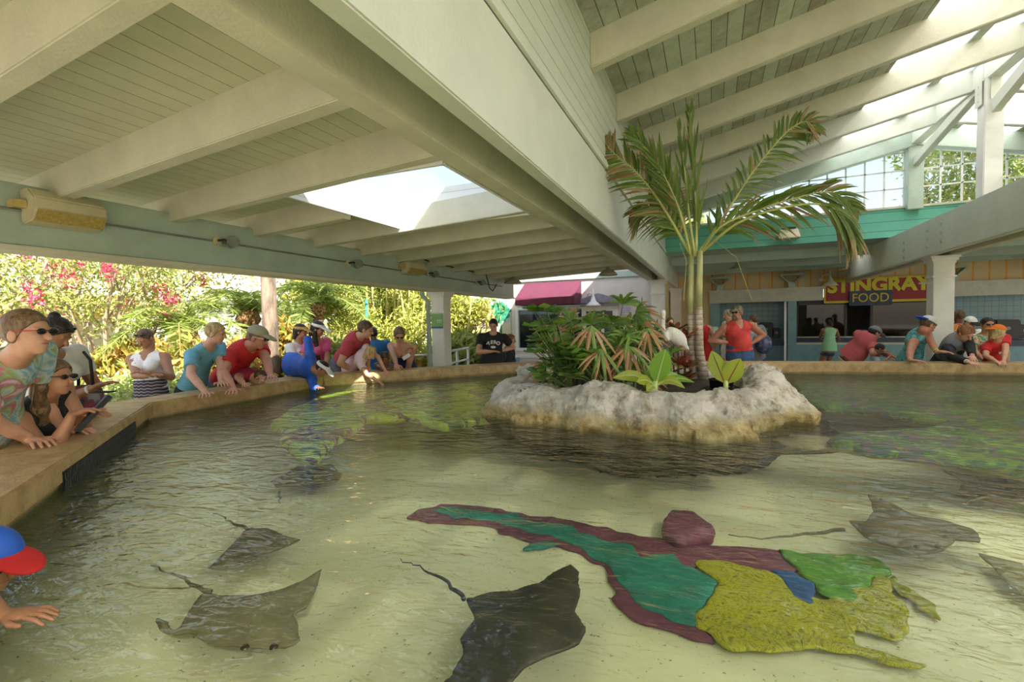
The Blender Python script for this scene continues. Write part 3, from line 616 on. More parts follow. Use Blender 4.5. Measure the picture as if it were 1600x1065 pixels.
    # hair
    if hs:
        A = Sdf(); t = .010*s if hs in ('short', 'crop') else .014*s
        if hs == 'crop': t = .005*s
        A.ell(hc+hu*.018*hs_-hf*.008*hs_, (.043*hs_+t, .055*hs_+t, .051*hs_+t), (hr, hf, hu), .01)
        if hs in ('long', 'bob', 'pony', 'front'):
            A.cap(hc-hf*.02*hs_, hc-hf*.035*hs_-hu*.06*hs_, .048*hs_, .036*hs_, .02)
        A.plane(hc+hf*.028*hs_+hu*.02*hs_, (hf-hu*.75))
        if hs in ('short', 'crop'): A.plane(hc-hu*.035*hs_, (-hu+hf*.55))
        if hs == 'bob': A.plane(hc-hu*.075*hs_, -hu)
        hm = hairm(hair)
        nz = lambda X, Y, Z: .0016*np.sin(X*170/s+np.sin(Z*90)*2)*np.cos(Y*150/s+Z*30)
        npmesh('hair', *A.mesh(vox*.9, nz), hm, o, True)
        if hs == 'long':
            A = Sdf(); A.cap(hc-hf*.035*hs_-hu*.03*hs_, nb-cf*.05*H-sp*.05*H, .040*hs_, .045*hs_, .03); A.cap(nb-cf*.05*H-sp*.04*H, nb-cf*.055*H-sp*.19*H, .045*hs_, .018*hs_, .03)
            P('long_hair', A, hm)
        if hs == 'front':
            A = Sdf()
            for q in (1,): A.cap(hc-hu*.03*hs_-hf*.01*hs_+hr*q*.038*hs_, nb+cr*q*.045*H+cf*.02*H, .022*hs_, .026*hs_, .02); A.cap(nb+cr*q*.045*H+cf*.02*H, nb+cr*q*.05*H+cf*.075*H-sp*.17*H, .03*hs_, .014*hs_, .02)
            P('long_hair', A, hm)
        if hs == 'pony':
            A = Sdf(); b0 = hc-hf*.06*hs_+hu*.045*hs_; A.cap(b0, b0-hf*.035*hs_+hu*.005*hs_, .014*hs_, .02*hs_, .01); A.cap(b0-hf*.035*hs_, b0-hf*.05*hs_-hu*.11*hs_, .02*hs_, .007*hs_, .01); P('ponytail', A, hm)
        if hs == 'bun' or hs == 'buns':
            A = Sdf()
            for q in ((0,) if hs == 'bun' else (-1, 1)): A.ell(hc+hr*q*.03*hs_-hf*(.045 if not q else .01)*hs_+hu*.062*hs_, (.022*hs_,)*3, None, .01)
            P('hair_bun', A, hm)
    # top
    def sleeves(A, fr_, t, flare=.006):
        for i in (0, 1):
            a0, el, wr = arms[i]
            if fr_ <= 1: A.cap(a0, a0+(el-a0)*fr_, .036*H*(.6+.4*w)+t, .031*H*(.6+.4*w)+t+flare, .02, None, True)
            else: A.cap(a0, el, .034*H+t, .027*H+t, .02); A.cap(el, el+(wr-el)*(fr_-1), .028*H+t, .022*H+t, .015, None, True)
    if top:
        A = Sdf(); t = .010*s; torso(A, t, k=.03); hem = {'tee': -.06, 'tank': -.05, 'polo': -.06, 'long': -.05, 'crop': .02, 'strapless': -.03, 'dress': -.03}[top]*H if hem is None else hem*H
        A.cap(p1, p0+sp*.03*H, .080*H*w+t+.004, .103*H*(.3+.7*w)+t+.006, .03, fl)
        if hem < .02*H: A.cap(p0+sp*.03*H, p0+sp*hem, .103*H*(.3+.7*w)+t+.006, .106*H*(.3+.7*w)+t+.010, .03, fl, True)
        if top in ('tee', 'polo'): sleeves(A, sleeve, t)
        if top == 'long': sleeves(A, 1.9, t, .002)
        A.cap(nb+sp*.022*H+cf*.010*H, hb+hu*.05*H+cf*.02, .044*H, .06*H, .01, None, None, '-')
        if top in ('tank', 'strapless'):
            for q in (-1, 1):
                A.cap(nb+cr*q*(shw+.040*H)+sp*.03*H, nb+cr*q*(shw+.035*H)-sp*.10*H, .068*H, .048*H, .01, None, None, '-')
            A.cap(nb+cf*.05*H+sp*.03*H, nb+cf*.07*H-sp*.03*H, .040*H, .024*H, .01, None, None, '-')
        if top == 'strapless': A.plane(nb-sp*.115*H, sp+cf*.15)
        A.plane(p0+sp*(hem-.002), -sp)
        o_top = P('shirt' if top not in ('strapless', 'dress') else 'dress_bodice', A, topc)
    # bottom
    if bot:
        A = Sdf(); t = .011*s; A.cap(p0+sp*.035*H, p0-up0*.01*H, (.080 if not female else .086)*H*w+t, .088*H*w+t, .03, fl)
        cutf = {'shorts': .85, 'short': .48, 'pants': 1.93, 'skirt': .9}[bot]
        for i in (0, 1):
            a0, kn, an = legs[i]
            if bot == 'skirt': A.cap(a0, a0+(kn-a0)*1.0, .075*H, .085*H, .06, None, True)
            elif cutf <= 1: A.cap(a0, a0+(kn-a0)*cutf, .053*H*(.5+.5*w)+t, .046*H+t+.006, .02, None, True)
            else: A.cap(a0, kn, .058*H*(.5+.5*w)+t, .038*H+t, .02); A.cap(kn, kn+(an-kn)*(cutf-1), .038*H+t, .028*H+t, .015, None, True)
        A.plane(p0+sp*max(.045*H, (hem or 0)*H+.015), sp)
        if hem: A.cap(p0, p0+sp*(hem+.05)*H, .092*H*w+t, .088*H*w+t, .03, fl); A.plane(p0+sp*((hem or 0)*H+.012), sp)
        P({'shorts': 'shorts', 'short': 'shorts', 'pants': 'trousers', 'skirt': 'skirt'}[bot], A, botc)
    if True:
        A = Sdf()
        for a0, kn, an in legs: A.cap(an-up0*.027*H-f*.02*H, an-up0*.03*H+f*.10*H, .026*H, .021*H, .012, (up0, 1.0))
        A.plane(Vector((0, 0, min(l[2].z for l in legs)-.052*H)), (0, 0, -1)); P('shoe', A, shoe or mat('shoe_grey', (.2, .2, .2), .6), max(vox, .011))
    # hats and glasses
    if hat:
        kind, c1, c2 = hat[:3]; bf = -hf if kind == 'backcap' else hf
        if kind in ('cap', 'backcap'):
            A = Sdf(); A.ell(hc+hu*.024*hs_-hf*.006*hs_, (.0475*hs_+.009*s, .060*hs_+.009*s, .051*hs_+.010*s), (hr, hf, hu), .01); A.plane(hc+hu*.024*hs_, -hu); c = P('cap', A, c1, vox*.8)
            A = Sdf(); A.ell(hc+hu*.027*hs_+bf*.065*hs_, (.044*hs_, .052*hs_, .012*hs_), (hr, bf-hu*.2, hu+bf*.2), .01); A.plane(hc+hu*.0265*hs_-bf*.0, -hu-bf*.25); npmesh('brim', *A.mesh(vox*.7), c2, c, True)
        if kind == 'visor':
            A = Sdf(); A.ell(hc+hu*.028*hs_-hf*.004*hs_, (.0475*hs_+.010*s, .060*hs_+.010*s, .051*hs_), (hr, hf, hu), .01); A.plane(hc+hu*.046*hs_, hu); A.plane(hc+hu*.020*hs_, -hu); c = P('visor', A, c1, vox*.8)
            A = Sdf(); g_ = hat[3] if len(hat) > 3 else 1; A.ell(hc+hu*.018*hs_+hf*.068*hs_, (.055*hs_*g_, .060*hs_*g_, .010*hs_), (hr, hf-hu*.35, hu+hf*.35), .01); A.ell(hc+hu*.03*hs_-hf*.02, (.047*hs_, .055*hs_, .06*hs_), (hr, hf, hu), .01, op='-'); npmesh('brim', *A.mesh(vox*.7), c2, c, True)
    if shades:
        zz = .008 if shades[0] != 'up' else .052; ff = .057 if shades[0] != 'up' else .036
        A = Sdf()
        for q in (-1, 1): A.ell(hc+hr*q*.020*hs_+hu*zz*hs_+hf*ff*hs_, (.0160*hs_, .005*hs_, .0100*hs_), (hr, hf, hu), .004)
        lens = P('sunglasses', A, mat('lens_dark', (.012, .012, .014), .12), min(vox, .006))
        e = MB(); e.tube([hc+hr*q*.038*hs_+hu*(zz+.003)*hs_+hf*(ff-.004)*hs_ for q in (-1, -.5, 0, .5, 1)], .0022*s, 5)
        for q in (-1, 1): e.tube([hc+hr*q*.038*hs_+hu*(zz+.003)*hs_+hf*(ff-.004)*hs_, hc+hr*q*.049*hs_+hu*zz*hs_], .0026*s, 5)
        e.build('glasses_frame', shades[1], lens)
    o['_'] = 0; del o['_']
    return dict(o=o, hc=hc, hr=hr, hf=hf, hu=hu, p0=p0, p1=p1, p2=p2, nb=nb, cr=cr, cf=cf, sp=sp, arms=arms, legs=legs, H=H, s=s, f=f, S=S_)
def band(P_, i, m, name='wristband', fr_=.94, r=None):
    a, el, wr = P_['arms'][i]; c = el+(wr-el)*fr_; d = (wr-el).normalized(); r = r or .0185*P_['H']
    b = MB(); b.tube([c-d*.009, c+d*.009], r, 12); return b.build(name, m, P_['o'], True)
def lerp(a, b, t): return Vector(a)*(1-t)+Vector(b)*t
def handheld(name, c, along, wd, ln, th, m, label, cat, upv=(0, 0, 1), screen=None):
    r_, f_, u_ = frame(along, upv); b = MB(); c = Vector(c)
    v = [c+r_*a*wd/2+f_*bb*ln/2+u_*cc*th/2 for a in (-1, 1) for bb in (-1, 1) for cc in (-1, 1)]
    b.add(v, [(0, 1, 3, 2), (4, 6, 7, 5), (0, 4, 5, 1), (2, 3, 7, 6), (0, 2, 6, 4), (1, 5, 7, 3)])
    return tag(b.build(name, m, bevel=.003), label, cat)
#@@PEOPLE
# ------------------------------------------------------------------ garden on the left
def leafcloud(C, size, up=.3, asp=.45, fold=.18, droop=None, D=None):
    """one folded diamond leaf per row of C; returns V, F"""
    n_ = len(C); d = RS.normal(size=(n_, 3)) if D is None else D+RS.normal(size=(n_, 3))*.25
    d[:, 2] += up; d /= np.linalg.norm(d, axis=1)[:, None]; r = np.cross(d, RS.normal(size=(n_, 3))); r /= np.linalg.norm(r, axis=1)[:, None]; nn_ = np.cross(d, r)
    L = (size*RS.uniform(.6, 1.3, n_))[:, None]; a = C; b = C+d*L; m1 = C+d*L*.45+r*L*asp*.5+nn_*L*fold; m2 = C+d*L*.45-r*L*asp*.5+nn_*L*fold; q = C+d*L*.5
    V = np.stack([a, m1, b, q, m2], 1).reshape(-1, 3); i = np.arange(n_)[:, None]*5; return V, np.concatenate([i+[0, 1, 2, 3], i+[0, 3, 2, 4]])
def blob(n_, c, r, shell=.55):
    d = RS.normal(size=(n_, 3)); d /= np.linalg.norm(d, axis=1)[:, None]; return np.array(c)+d*(shell+(1-shell)*RS.rand(n_, 1)**.7)*np.array(r)
def foliage(name, pts, size, m, parent=None, **k):
    V, Fc = leafcloud(pts, size, **k); return npmesh(name, V, Fc, m, parent)
L_yel = leafmat('leaf_yellow_green', [(.42, .46, .06), (.62, .60, .14), (.30, .38, .05), (.70, .66, .28)])
L_mid = leafmat('leaf_mid', [(.18, .28, .05), (.36, .42, .10), (.50, .50, .18), (.26, .34, .07)])
L_dark = leafmat('leaf_dark', [(.03, .08, .02), (.08, .16, .03), (.12, .20, .04)])
L_crot = leafmat('leaf_croton', [(.50, .16, .04), (.66, .52, .12), (.24, .32, .05), (.70, .42, .10), (.14, .16, .04), (.58, .56, .14)])
L_varie = leafmat('leaf_cream_edged', [(.60, .62, .25), (.30, .42, .08), (.75, .75, .45), (.22, .34, .05)])
L_pinkfl = leafmat('crape_flower', [(.70, .05, .16), (.80, .16, .26), (.60, .04, .14)], .3)
M_bark = mat('grey_bark', (.20, .15, .11), .9, .3, 12, .4, 60, stretch=(1, 1, .3)); M_bark2 = mat('smooth_tan_bark', (.50, .38, .27), .8, .25, 8, .3, 40, stretch=(1, 1, .25))
M_boot = mat('palm_boots', (.34, .19, .08), .9, .5, 25, 1, 60)
def W2(px, d, z): p = at(px, 500, d=d); return Vector((p.x, p.y, z))
# white building wall with gutters
gb = MB(); gb.box(-22, -14.2, 2, 24, 0, 4.2); go = st(gb.build('wall_white_building', mat('bright_white_wall', (.80, .80, .80), .8, .03)))
gb = MB(); gb.box(-14.2, -14.1, 2, 24, 2.12, 2.2); gb.box(-14.2, -14.1, 2, 24, 2.42, 2.46); st(gb.build('trim_gutter', M_wire))
fb = MB()
for k in range(46): fb.box(-13.2, -13.19, 1+k*.32, 1+k*.32+.3, 0, 1.9)
fb.bar((-13.18, 1, 1.78), (-13.18, 16, 1.78), .03, .04); tag(fb.build('white_fence', M_white), 'white panel fence behind the shrubs and palms', 'fence')
b = MB(); b.box(-20, -5.2, 13.5, 22, 0, .02)
# yellow market umbrella
um = empty('market_umbrella', W2(98, 9.5, 0), 'yellow market umbrella behind the pink-flowered tree', 'umbrella'); u0 = um.location
b = MB(); b.tube([u0, u0+Vector((0, 0, 2.35))], .025, 8); b.build('pole', mat('brown_pole', (.30, .10, .03), .5), um)
b = MB(); b.lathe([(0, 2.42), (1.9, 2.02), (1.9, 1.90), (1.88, 2.0), (0, 2.38)], u0, 8); b.build('canopy', mat('yellow_canvas', (.85, .62, .18), .8), um)
b = MB(); b.tube([u0+Vector((0, 0, 2.4)), u0+Vector((0, 0, 2.5))], [.03, .01], 8); b.build('finial', mat('brown_pole', (.30, .10, .03), .5), um)
# crape myrtle
def ctree(name, x, y, lab, cat, trunks, spread, H0, top, nl, lm, fl=0, bark=M_bark2, tr=.05, lsize=.10, rr=None):
    o = empty(name, (x, y, 0), lab, cat); b = MB(); tips = []
    for k in range(trunks):
        a = 2*math.pi*k/trunks+random.uniform(-.3, .3); s_ = spread*random.uniform(.5, 1); pts = [(x+.06*math.cos(a), y+.06*math.sin(a), 0)]
        for j in range(1, 7):
            t = j/6; pts.append((x+math.cos(a)*(.06+s_*t**1.5)+random.uniform(-.05, .05), y+math.sin(a)*(.06+s_*t**1.5)+random.uniform(-.05, .05), H0*t))
        b.tube(pts, [tr*(1-.75*j/6) for j in range(7)], 7, cap=False); tips.append(pts[-1])
        for j in (3, 4, 5):
            q = Vector(pts[j]); e = q+Vector((random.uniform(-.7, .7), random.uniform(-.7, .7), random.uniform(.4, 1))); b.tube([q, (q+e)/2+Vector((0, 0, .05)), e], [tr*.35, tr*.25, tr*.1], 5, cap=False); tips.append(e)
    b.build('trunk', bark, o, True)
    pts = np.concatenate([blob(max(1, nl//len(tips)), t, rr or (.75, .75, .55), .1) for t in tips]); pts = pts[pts[:, 2] < top]
    foliage('foliage', pts, lsize, lm, o)
    if fl:
        fp = [random.choice(tips) for _ in range(fl)]; P_ = np.concatenate([blob(70, Vector(t)+Vector((random.uniform(-.8, .8), random.uniform(-.8, .8), random.uniform(-.3, .5))), (.13, .13, .15), .2) for t in fp]); foliage('flower', P_, .045, L_pinkfl, o, asp=.9)['kind'] = 'stuff'
    return o
c = W2(165, 7.6, 0); ctree('crape_myrtle', c.x, c.y, 'multi-stemmed tree with pink flowers behind the left pool edge', 'tree', 9, 1.35, 2.6, 5, 6000, L_mid, 22, rr=(.8, .8, .6), lsize=.075)
c = W2(-60, 6.4, 0); ctree('crape_myrtle', c.x, c.y, 'pink-flowered tree reaching in at the far left of the photo', 'tree', 6, 1.2, 2.6, 5, 3200, L_mid, 18, lsize=.08)
c = W2(250, 10.0, 0); ctree('leafy_tree', c.x, c.y, 'airy tree with pink blossom above the woman with folded arms', 'tree', 6, 1.5, 3.0, 5, 3500, L_yel, 10, rr=(.9, .9, .6))
# date palms
def featherpalm(px, d, h, lab, lean=(0, 0), crown=1.0, boot=True, nf=16, thick=.09, length=1.3):
    p = W2(px, d, 0); o = empty('date_palm', p, lab, 'palm'); b = MB(); T = p+Vector((lean[0], lean[1], h))
    pts = [p+Vector((lean[0]*t*t, lean[1]*t*t, h*t)) for t in (0, .25, .5, .75, 1)]
    b.tube(pts, [thick*.8, thick*.75, thick*.7, thick, thick*1.2], 10, cap=False); b.build('trunk', M_bark, o, True)
    if boot:
        b = MB(); z0 = lerp(pts[3], pts[4], .2); b.tube([z0, lerp(z0, T, .5), T], [thick*1.0, thick*1.9, thick*1.3], 10); b.build('boots', M_boot, o, True)
    b = MB(); C_, Dd = [], []
    for k in range(nf):
        a = k*2.4; el = R(random.uniform(5, 75)); L = length*random.uniform(.8, 1.1); dh = Vector((math.cos(a), math.sin(a), 0)); q = []
        for j in range(9):
            t = j/8; q.append(T+dh*L*t*math.cos(el*(1-.3*t))+Vector((0, 0, L*(t*math.sin(el)-.75*t*t))))
        b.tube(q, [.012-.0011*j for j in range(9)], 4, cap=False)
        for j in range(1, 70):
            t = j/70*8; i0 = min(7, int(t)); pt = lerp(q[i0], q[i0+1], t-i0); dr_ = (q[i0+1]-q[i0]).normalized(); sd_ = dr_.cross(Vector((0, 0, 1))).normalized()
            for s_ in (-1, 1): C_.append(pt); Dd.append(dr_*.55+sd_*s_*.9+Vector((0, 0, -.15)))
    b.build('frond_stem', M_fst, o)
    V, Fc = leafcloud(np.array([tuple(v) for v in C_]), .24*crown, up=0, asp=.10, fold=.02, D=np.array([tuple(v) for v in Dd])); npmesh('frond', V, Fc, L_pal, o); return o
M_fst = mat('frond_stem', (.35, .36, .10), .6)
L_pal = leafmat('palm_leaflet', [(.28, .38, .08), (.45, .52, .16), (.20, .30, .05)], .5)
featherpalm(355, 7.9, 1.65, 'date palm with a leaning dark trunk behind the blond boy', (-.75, -.3), nf=12)
featherpalm(388, 9.2, 1.95, 'date palm with a fat brown boot above the man in the red shirt', crown=1.1, thick=.12, nf=12)
featherpalm(497, 9.9, 2.15, 'date palm above the woman in the white visor', crown=1.1, nf=13)
c = W2(421, 7.7, 0); b = MB(); b.tube([c, c+Vector((.02, 0, 1.2)), c+Vector((0, 0, 2.9))], [.15, .12, .11], 12); o = empty('tall_palm', c, 'thick grey trunk rising between the red-shirted man and the straw visor', 'tree'); b.build('trunk', M_bark, o, True)
foliage('foliage', blob(900, c+Vector((0, 0, 3.9)), (1.5, 1.5, .5)), .3, L_pal, o, asp=.12)
# shrubs in the bed: (px, depth, radius, height, leaf material, leaf size, label)
SH = [(-20, 6.2, .8, 1.25, L_crot, .16, 'yellow and red croton shrub behind the man in tie-dye'), (55, 7.6, .7, 1.2, L_crot, .16, 'croton shrub under the yellow umbrella'),
      (118, 6.9, .7, 1.15, L_crot, .16, 'orange croton shrub left of the pink-flowered tree'), (135, 5.9, .55, .85, L_varie, .11, 'cream-edged shrub at the foot of the pink-flowered tree'),
      (178, 5.9, .75, 1.0, L_varie, .11, 'cream-edged shrub left of the woman with folded arms'), (240, 6.4, .7, 1.05, L_varie, .12, 'cream-edged shrub behind the woman with folded arms'), (275, 7.4, .7, 1.4, L_crot, .16, 'yellow croton shrub between the folded-arms woman and the blond boy'),
      (205, 7.6, .75, 1.35, L_crot, .17, 'orange-yellow croton shrub behind the cream-edged shrubs'), (300, 6.6, .6, .9, L_varie, .12, 'cream-edged shrub left of the blond boy'), (352, 7.3, .6, 1.35, L_crot, .17, 'dark croton shrub between the blond boy and the man in red'),
      (365, 6.5, .45, .8, L_varie, .12, 'low cream-edged shrub between the blond boy and the man in red'), (448, 8.2, .55, 1.6, L_crot, .18, 'tall yellow croton beside the thick grey trunk'), (440, 7.1, .6, .75, L_mid, .2, 'grassy green plant below the thick grey trunk'),
      (520, 8.6, .5, 1.3, L_mid, .18, 'leafy shrub behind the woman in pink'), (610, 9.6, .7, 1.0, L_crot, .17, 'red and yellow croton behind the girl with hair bands'), (655, 9.4, .6, 1.0, L_crot, .17, 'red croton left of the eave column'),
      (545, 9.5, .8, 1.3, L_mid, .2, 'mid-green shrub behind the man in the maroon shirt'), (712, 12.5, .9, 1.3, L_mid, .3, 'broad-leaved green shrub behind the white railing'), (8, 5.0, .5, .9, L_varie, .11, 'cream-edged shrub below the croton at the far left')]
for (px, d, r_, h, lm, ls, lab) in SH:
    c = W2(px, d, 0); o = empty('garden_shrub', c, lab, 'shrub', None)
    b = MB()
    for k in range(6): a = k*1.05; b.tube([c, c+Vector((math.cos(a)*r_*.4, math.sin(a)*r_*.4, h*.7))], [.02, .008], 5)
    b.build('stem', M_bark, o)
    foliage('foliage', blob(int(1500*r_*h/.6), c+Vector((0, 0, h*.55)), (r_, r_, h*.5), .35), ls, lm, o, up=.5, asp=.38)
# bamboo-like hedge mass behind the eave column
for i, (px, d, w_, h) in enumerate([(590, 12.0, 1.3, 4.6), (640, 13.2, 1.5, 4.8), (700, 13.6, 1.4, 5.0), (738, 15.5, 1.2, 5.0)]):
    c = W2(px, d, 0); o = empty('bamboo_clump', c, ['yellow-green clump of bamboo left of the eave column', 'bamboo clump right behind the eave column', 'bright bamboo clump behind the white railing', 'bamboo clump beside the mural panel'][i], 'bamboo')
    b = MB(); tp = []
    for k in range(16):
        a = random.uniform(0, 6.3); q = w_*random.random(); p_ = c+Vector((math.cos(a)*q, math.sin(a)*q, 0)); e = p_+Vector((random.uniform(-.7, .7), random.uniform(-.7, .7), h*random.uniform(.6, 1))); b.tube([p_, lerp(p_, e, .5)+Vector((0, 0, .15)), e], [.03, .025, .01], 5, cap=False); tp.append((p_, e))
    b.build('cane', mat('cane', (.50, .45, .16), .6), o, True)
    pts = np.concatenate([blob(520, lerp(*random.choice(tp), random.uniform(.1, 1)), (.5, .5, .5), .1) for k in range(28)]); foliage('foliage', pts, .16, [L_yel, L_yel, L_yel, L_mid][i], o, asp=.28, up=-.2)
c = W2(560, 13.0, 0); ctree('leafy_tree', c.x, c.y, 'round green-leaved tree behind the man in the maroon shirt', 'tree', 5, 1.2, 3.3, 6, 6000, L_mid, 0, lsize=.15, rr=(.9, .9, .7))
c = W2(470, 14.0, 0); ctree('leafy_tree', c.x, c.y, 'tree behind the palms at the centre left', 'tree', 4, 1.4, 3.6, 6, 1800, L_yel, 0, lsize=.15, rr=(.9, .9, .7))
p = at(1490, 290, y=24); ctree('leafy_tree', p.x, p.y, 'tree seen through the gable window right of its post', 'tree', 5, 1.6, 8.6, 12, 5000, L_mid, 0, bark=M_bark, lsize=.22, rr=(1.2, 1.2, 1.0))
p = at(1590, 270, y=22); ctree('leafy_tree', p.x, p.y, 'tree seen through the gable window at the right edge', 'tree', 5, 1.2, 8.4, 12, 5000, L_mid, 0, bark=M_bark, lsize=.2, rr=(1.1, 1.1, 1.0))
p = at(1060, 350, y=24); ctree('leafy_tree', p.x, p.y, 'tree top low in the left corner of the gable window', 'tree', 4, 1.2, 6.2, 12, 3000, L_yel, 0, bark=M_bark, lsize=.2, rr=(1.1, 1.1, .8))
# grass bed and slim blue-green pole
o = npmesh('grass', *leafcloud(np.c_[RS.uniform(-12, -6.0, 14000), RS.uniform(1.5, 12, 14000), np.zeros(14000)], .16, up=1.6, asp=.08, fold=.02), leafmat('grass_blade', [(.20, .30, .04), (.35, .42, .08)], .4)); tag(o, 'bright green grass in the planting bed', 'grass', kind='stuff')
b = MB(); c = W2(573, 10.2, 0); b.tube([c, c+Vector((0, 0, 2.15))], .035, 10); tag(b.build('slim_post', mat('teal_metal', (.05, .30, .28), .5)), 'slim teal metal post in front of the white fence', 'post')
# white metal chairs
def mchair(px, d, a, lab):
    c = W2(px, d, 0); o = empty('garden_chair', c, lab, 'chair', 'white garden chairs'); Mx = Matrix.Rotation(R(a), 3, 'Z'); q = lambda x, y, z: c+Mx @ Vector((x, y, z))
    b = MB(); b.tube([q(-.22, -.2, 0), q(-.22, -.2, .45)], .012, 6); b.build('leg', M_white, o); b = MB(); b.tube([q(.22, -.2, 0), q(.22, -.2, .45)], .012, 6); b.build('leg', M_white, o)
    b = MB(); b.tube([q(-.22, .2, 0), q(-.22, .22, .5), q(-.2, .26, .9), q(-.1, .28, .95), q(.1, .28, .95), q(.2, .26, .9), q(.22, .22, .5), q(.22, .2, 0)], .014, 6)
    for k in (-.1, 0, .1): b.tube([q(k, .22, .45), q(k, .28, .94)], .008, 5)
    b.build('backrest', M_white, o); b = MB(); b.tube([q(-.22, -.2, .45), q(.22, -.2, .45), q(.22, .22, .45), q(-.22, .22, .45), q(-.22, -.2, .45)], .012, 6)
    for k in range(7): b.tube([q(-.18+.06*k, -.2, .45), q(-.18+.06*k, .22, .45)], .006, 4)
    b.build('seat', M_white, o)
mchair(122, 6.6, 30, 'white metal garden chair just right of the seated woman'); mchair(150, 7.0, -20, 'white metal garden chair beside the pink-flowered tree trunks')
# white railing by the column
rl = MB(); r0 = W2(693, 9.3, 0); r1 = W2(730, 10.8, 0)
for z in (.55, .8, 1.05): rl.tube([r0+Vector((0, 0, z)), r1+Vector((0, 0, z))], .022, 8)
for t in (0, .5, 1): q = lerp(r0, r1, t); rl.tube([q, q+Vector((0, 0, 1.07))], .028, 8)
tag(rl.build('railing', M_white, smooth=True), 'white pipe railing between the eave column and the mural panel', 'railing')
rl = MB(); r0 = W2(640, 9.0, 0); r1 = W2(672, 9.1, 0)
for z in (.75, 1.02): rl.tube([r0+Vector((0, 0, z)), r1+Vector((0, 0, z))], .022, 8)
for t in (0, 1): q = lerp(r0, r1, t); rl.tube([q, q+Vector((0, 0, 1.04))], .026, 8)
tag(rl.build('railing', M_white, smooth=True), 'white pipe railing left of the eave column', 'railing')
#@@ISLAND
# ------------------------------------------------------------------ planted rock island
_L = RS.rand(64, 64, 64)
def vn(X, Y, Z):
    xi, yi, zi = np.floor(X).astype(int), np.floor(Y).astype(int), np.floor(Z).astype(int); fx, fy, fz = X-xi, Y-yi, Z-zi; fx, fy, fz = [t*t*(3-2*t) for t in (fx, fy, fz)]
    g = lambda a, b, c: _L[(xi+a) & 63, (yi+b) & 63, (zi+c) & 63]
    l = lambda a, b, t: a+(b-a)*t
    return l(l(l(g(0, 0, 0), g(1, 0, 0), fx), l(g(0, 1, 0), g(1, 1, 0), fx), fy), l(l(g(0, 0, 1), g(1, 0, 1), fx), l(g(0, 1, 1), g(1, 1, 1), fx), fy), fz)-.5
RIM = [(-1.78, 4.35, 1.10), (-1.62, 4.12, 1.04), (-1.25, 3.98, 1.10), (-.9, 3.86, 1.12), (-.55, 3.80, 1.09), (-.2, 3.84, 1.08), (.08, 3.98, 1.12), (.30, 4.28, 1.08), (.45, 4.62, 1.17), (.42, 5.1, 1.12), (.3, 5.6, 1.08), (-.1, 5.85, 1.06), (-.6, 5.9, 1.06), (-1.2, 5.8, 1.06), (-1.65, 5.4, 1.08), (-1.85, 4.9, 1.08)]
A_ = Sdf()
for i, (x, y, z) in enumerate(RIM):
    x2, y2, z2 = RIM[(i+1) % len(RIM)]
    A_.cap((x, y, z-.17), (x2, y2, z2-.17), .185, .185, .06); ci = lambda a, b: (a+(-.7-a)*.32, b+(4.85-b)*.32); A_.cap((*ci(x, y), .45), (*ci(x2, y2), .45), .17, .17, .1)
    A_.cap((x, y, .80), (x2, y2, .80), .25, .25, .08)
for (x, y) in ((-1.2, 4.9), (-.6, 4.8), (-.1, 4.9), (-.8, 5.2), (-.3, 5.2)): A_.ell((x, y, .55), (.75, .75, .42), None, .08)
for (x, y, z, r_) in ((-.02, 3.68, .75, .17), (.2, 3.78, .72, .16), (-.42, 3.57, .72, .12), (-1.45, 3.88, .72, .17), (-1.85, 4.1, .75, .16), (.62, 4.5, .78, .16)): A_.ell((x, y, z), (r_, r_, r_*.9), None, .04)
nz = lambda X, Y, Z: .13*vn(X*2.6, Y*2.6, Z*3.5)+.10*np.abs(vn(X*6, Y*6, Z*8))+.05*np.abs(vn(X*13, Y*13, Z*15))+.045*np.abs(vn(X*24, Y*24, Z*27))+.02*vn(X*48, Y*48, Z*48)+.002
rk, nn, ll, pp = base('planter_rock'); tc = nd(nn, 'TexCoord'); ge = nd(nn, 'NewGeometry'); sx = nd(nn, 'SeparateXYZ'); ll.new(ge.outputs['Position'], sx.inputs[0])
n1 = nd(nn, 'TexNoise'); n1.inputs['Scale'].default_value = 7; n1.inputs['Detail'].default_value = 9; n1.inputs['Roughness'].default_value = .72; ll.new(tc.outputs['Object'], n1.inputs[0])
r1 = ramp(nn, [(.30, (.24, .18, .11)), (.40, (.56, .47, .36)), (.50, (.80, .74, .64)), (.72, (.90, .87, .80))]); ll.new(n1.outputs[0], r1.inputs[0])
r2 = ramp(nn, [(.32, (.12, .08, .03)), (.44, (.46, .33, .12)), (.62, (.70, .58, .32))]); ll.new(n1.outputs[0], r2.inputs[0])
ma = nd(nn, 'Math', operation='MULTIPLY_ADD', i1=-.22); ll.new(n1.outputs[0], ma.inputs[0]); ll.new(sx.outputs[2], ma.inputs[2])
mr = nd(nn, 'MapRange'); mr.inputs[1].default_value = .73; mr.inputs[2].default_value = .81; ll.new(ma.outputs[0], mr.inputs[0])
mx = nd(nn, 'Mix', data_type='RGBA'); ll.new(mr.outputs[0], mx.inputs[0]); ll.new(r2.outputs[0], mx.inputs[6]); ll.new(r1.outputs[0], mx.inputs[7])
mr2 = nd(nn, 'MapRange'); mr2.inputs[1].default_value = .74; mr2.inputs[2].default_value = .79; ll.new(sx.outputs[2], mr2.inputs[0]); m2 = nd(nn, 'Mix', data_type='RGBA'); ll.new(mr2.outputs[0], m2.inputs[0]); m2.inputs[6].default_value = (.05, .04, .02, 1); ll.new(mx.outputs[2], m2.inputs[7])
ll.new(m2.outputs[2], pp.inputs['Base Color']); pp.inputs['Roughness'].default_value = .85
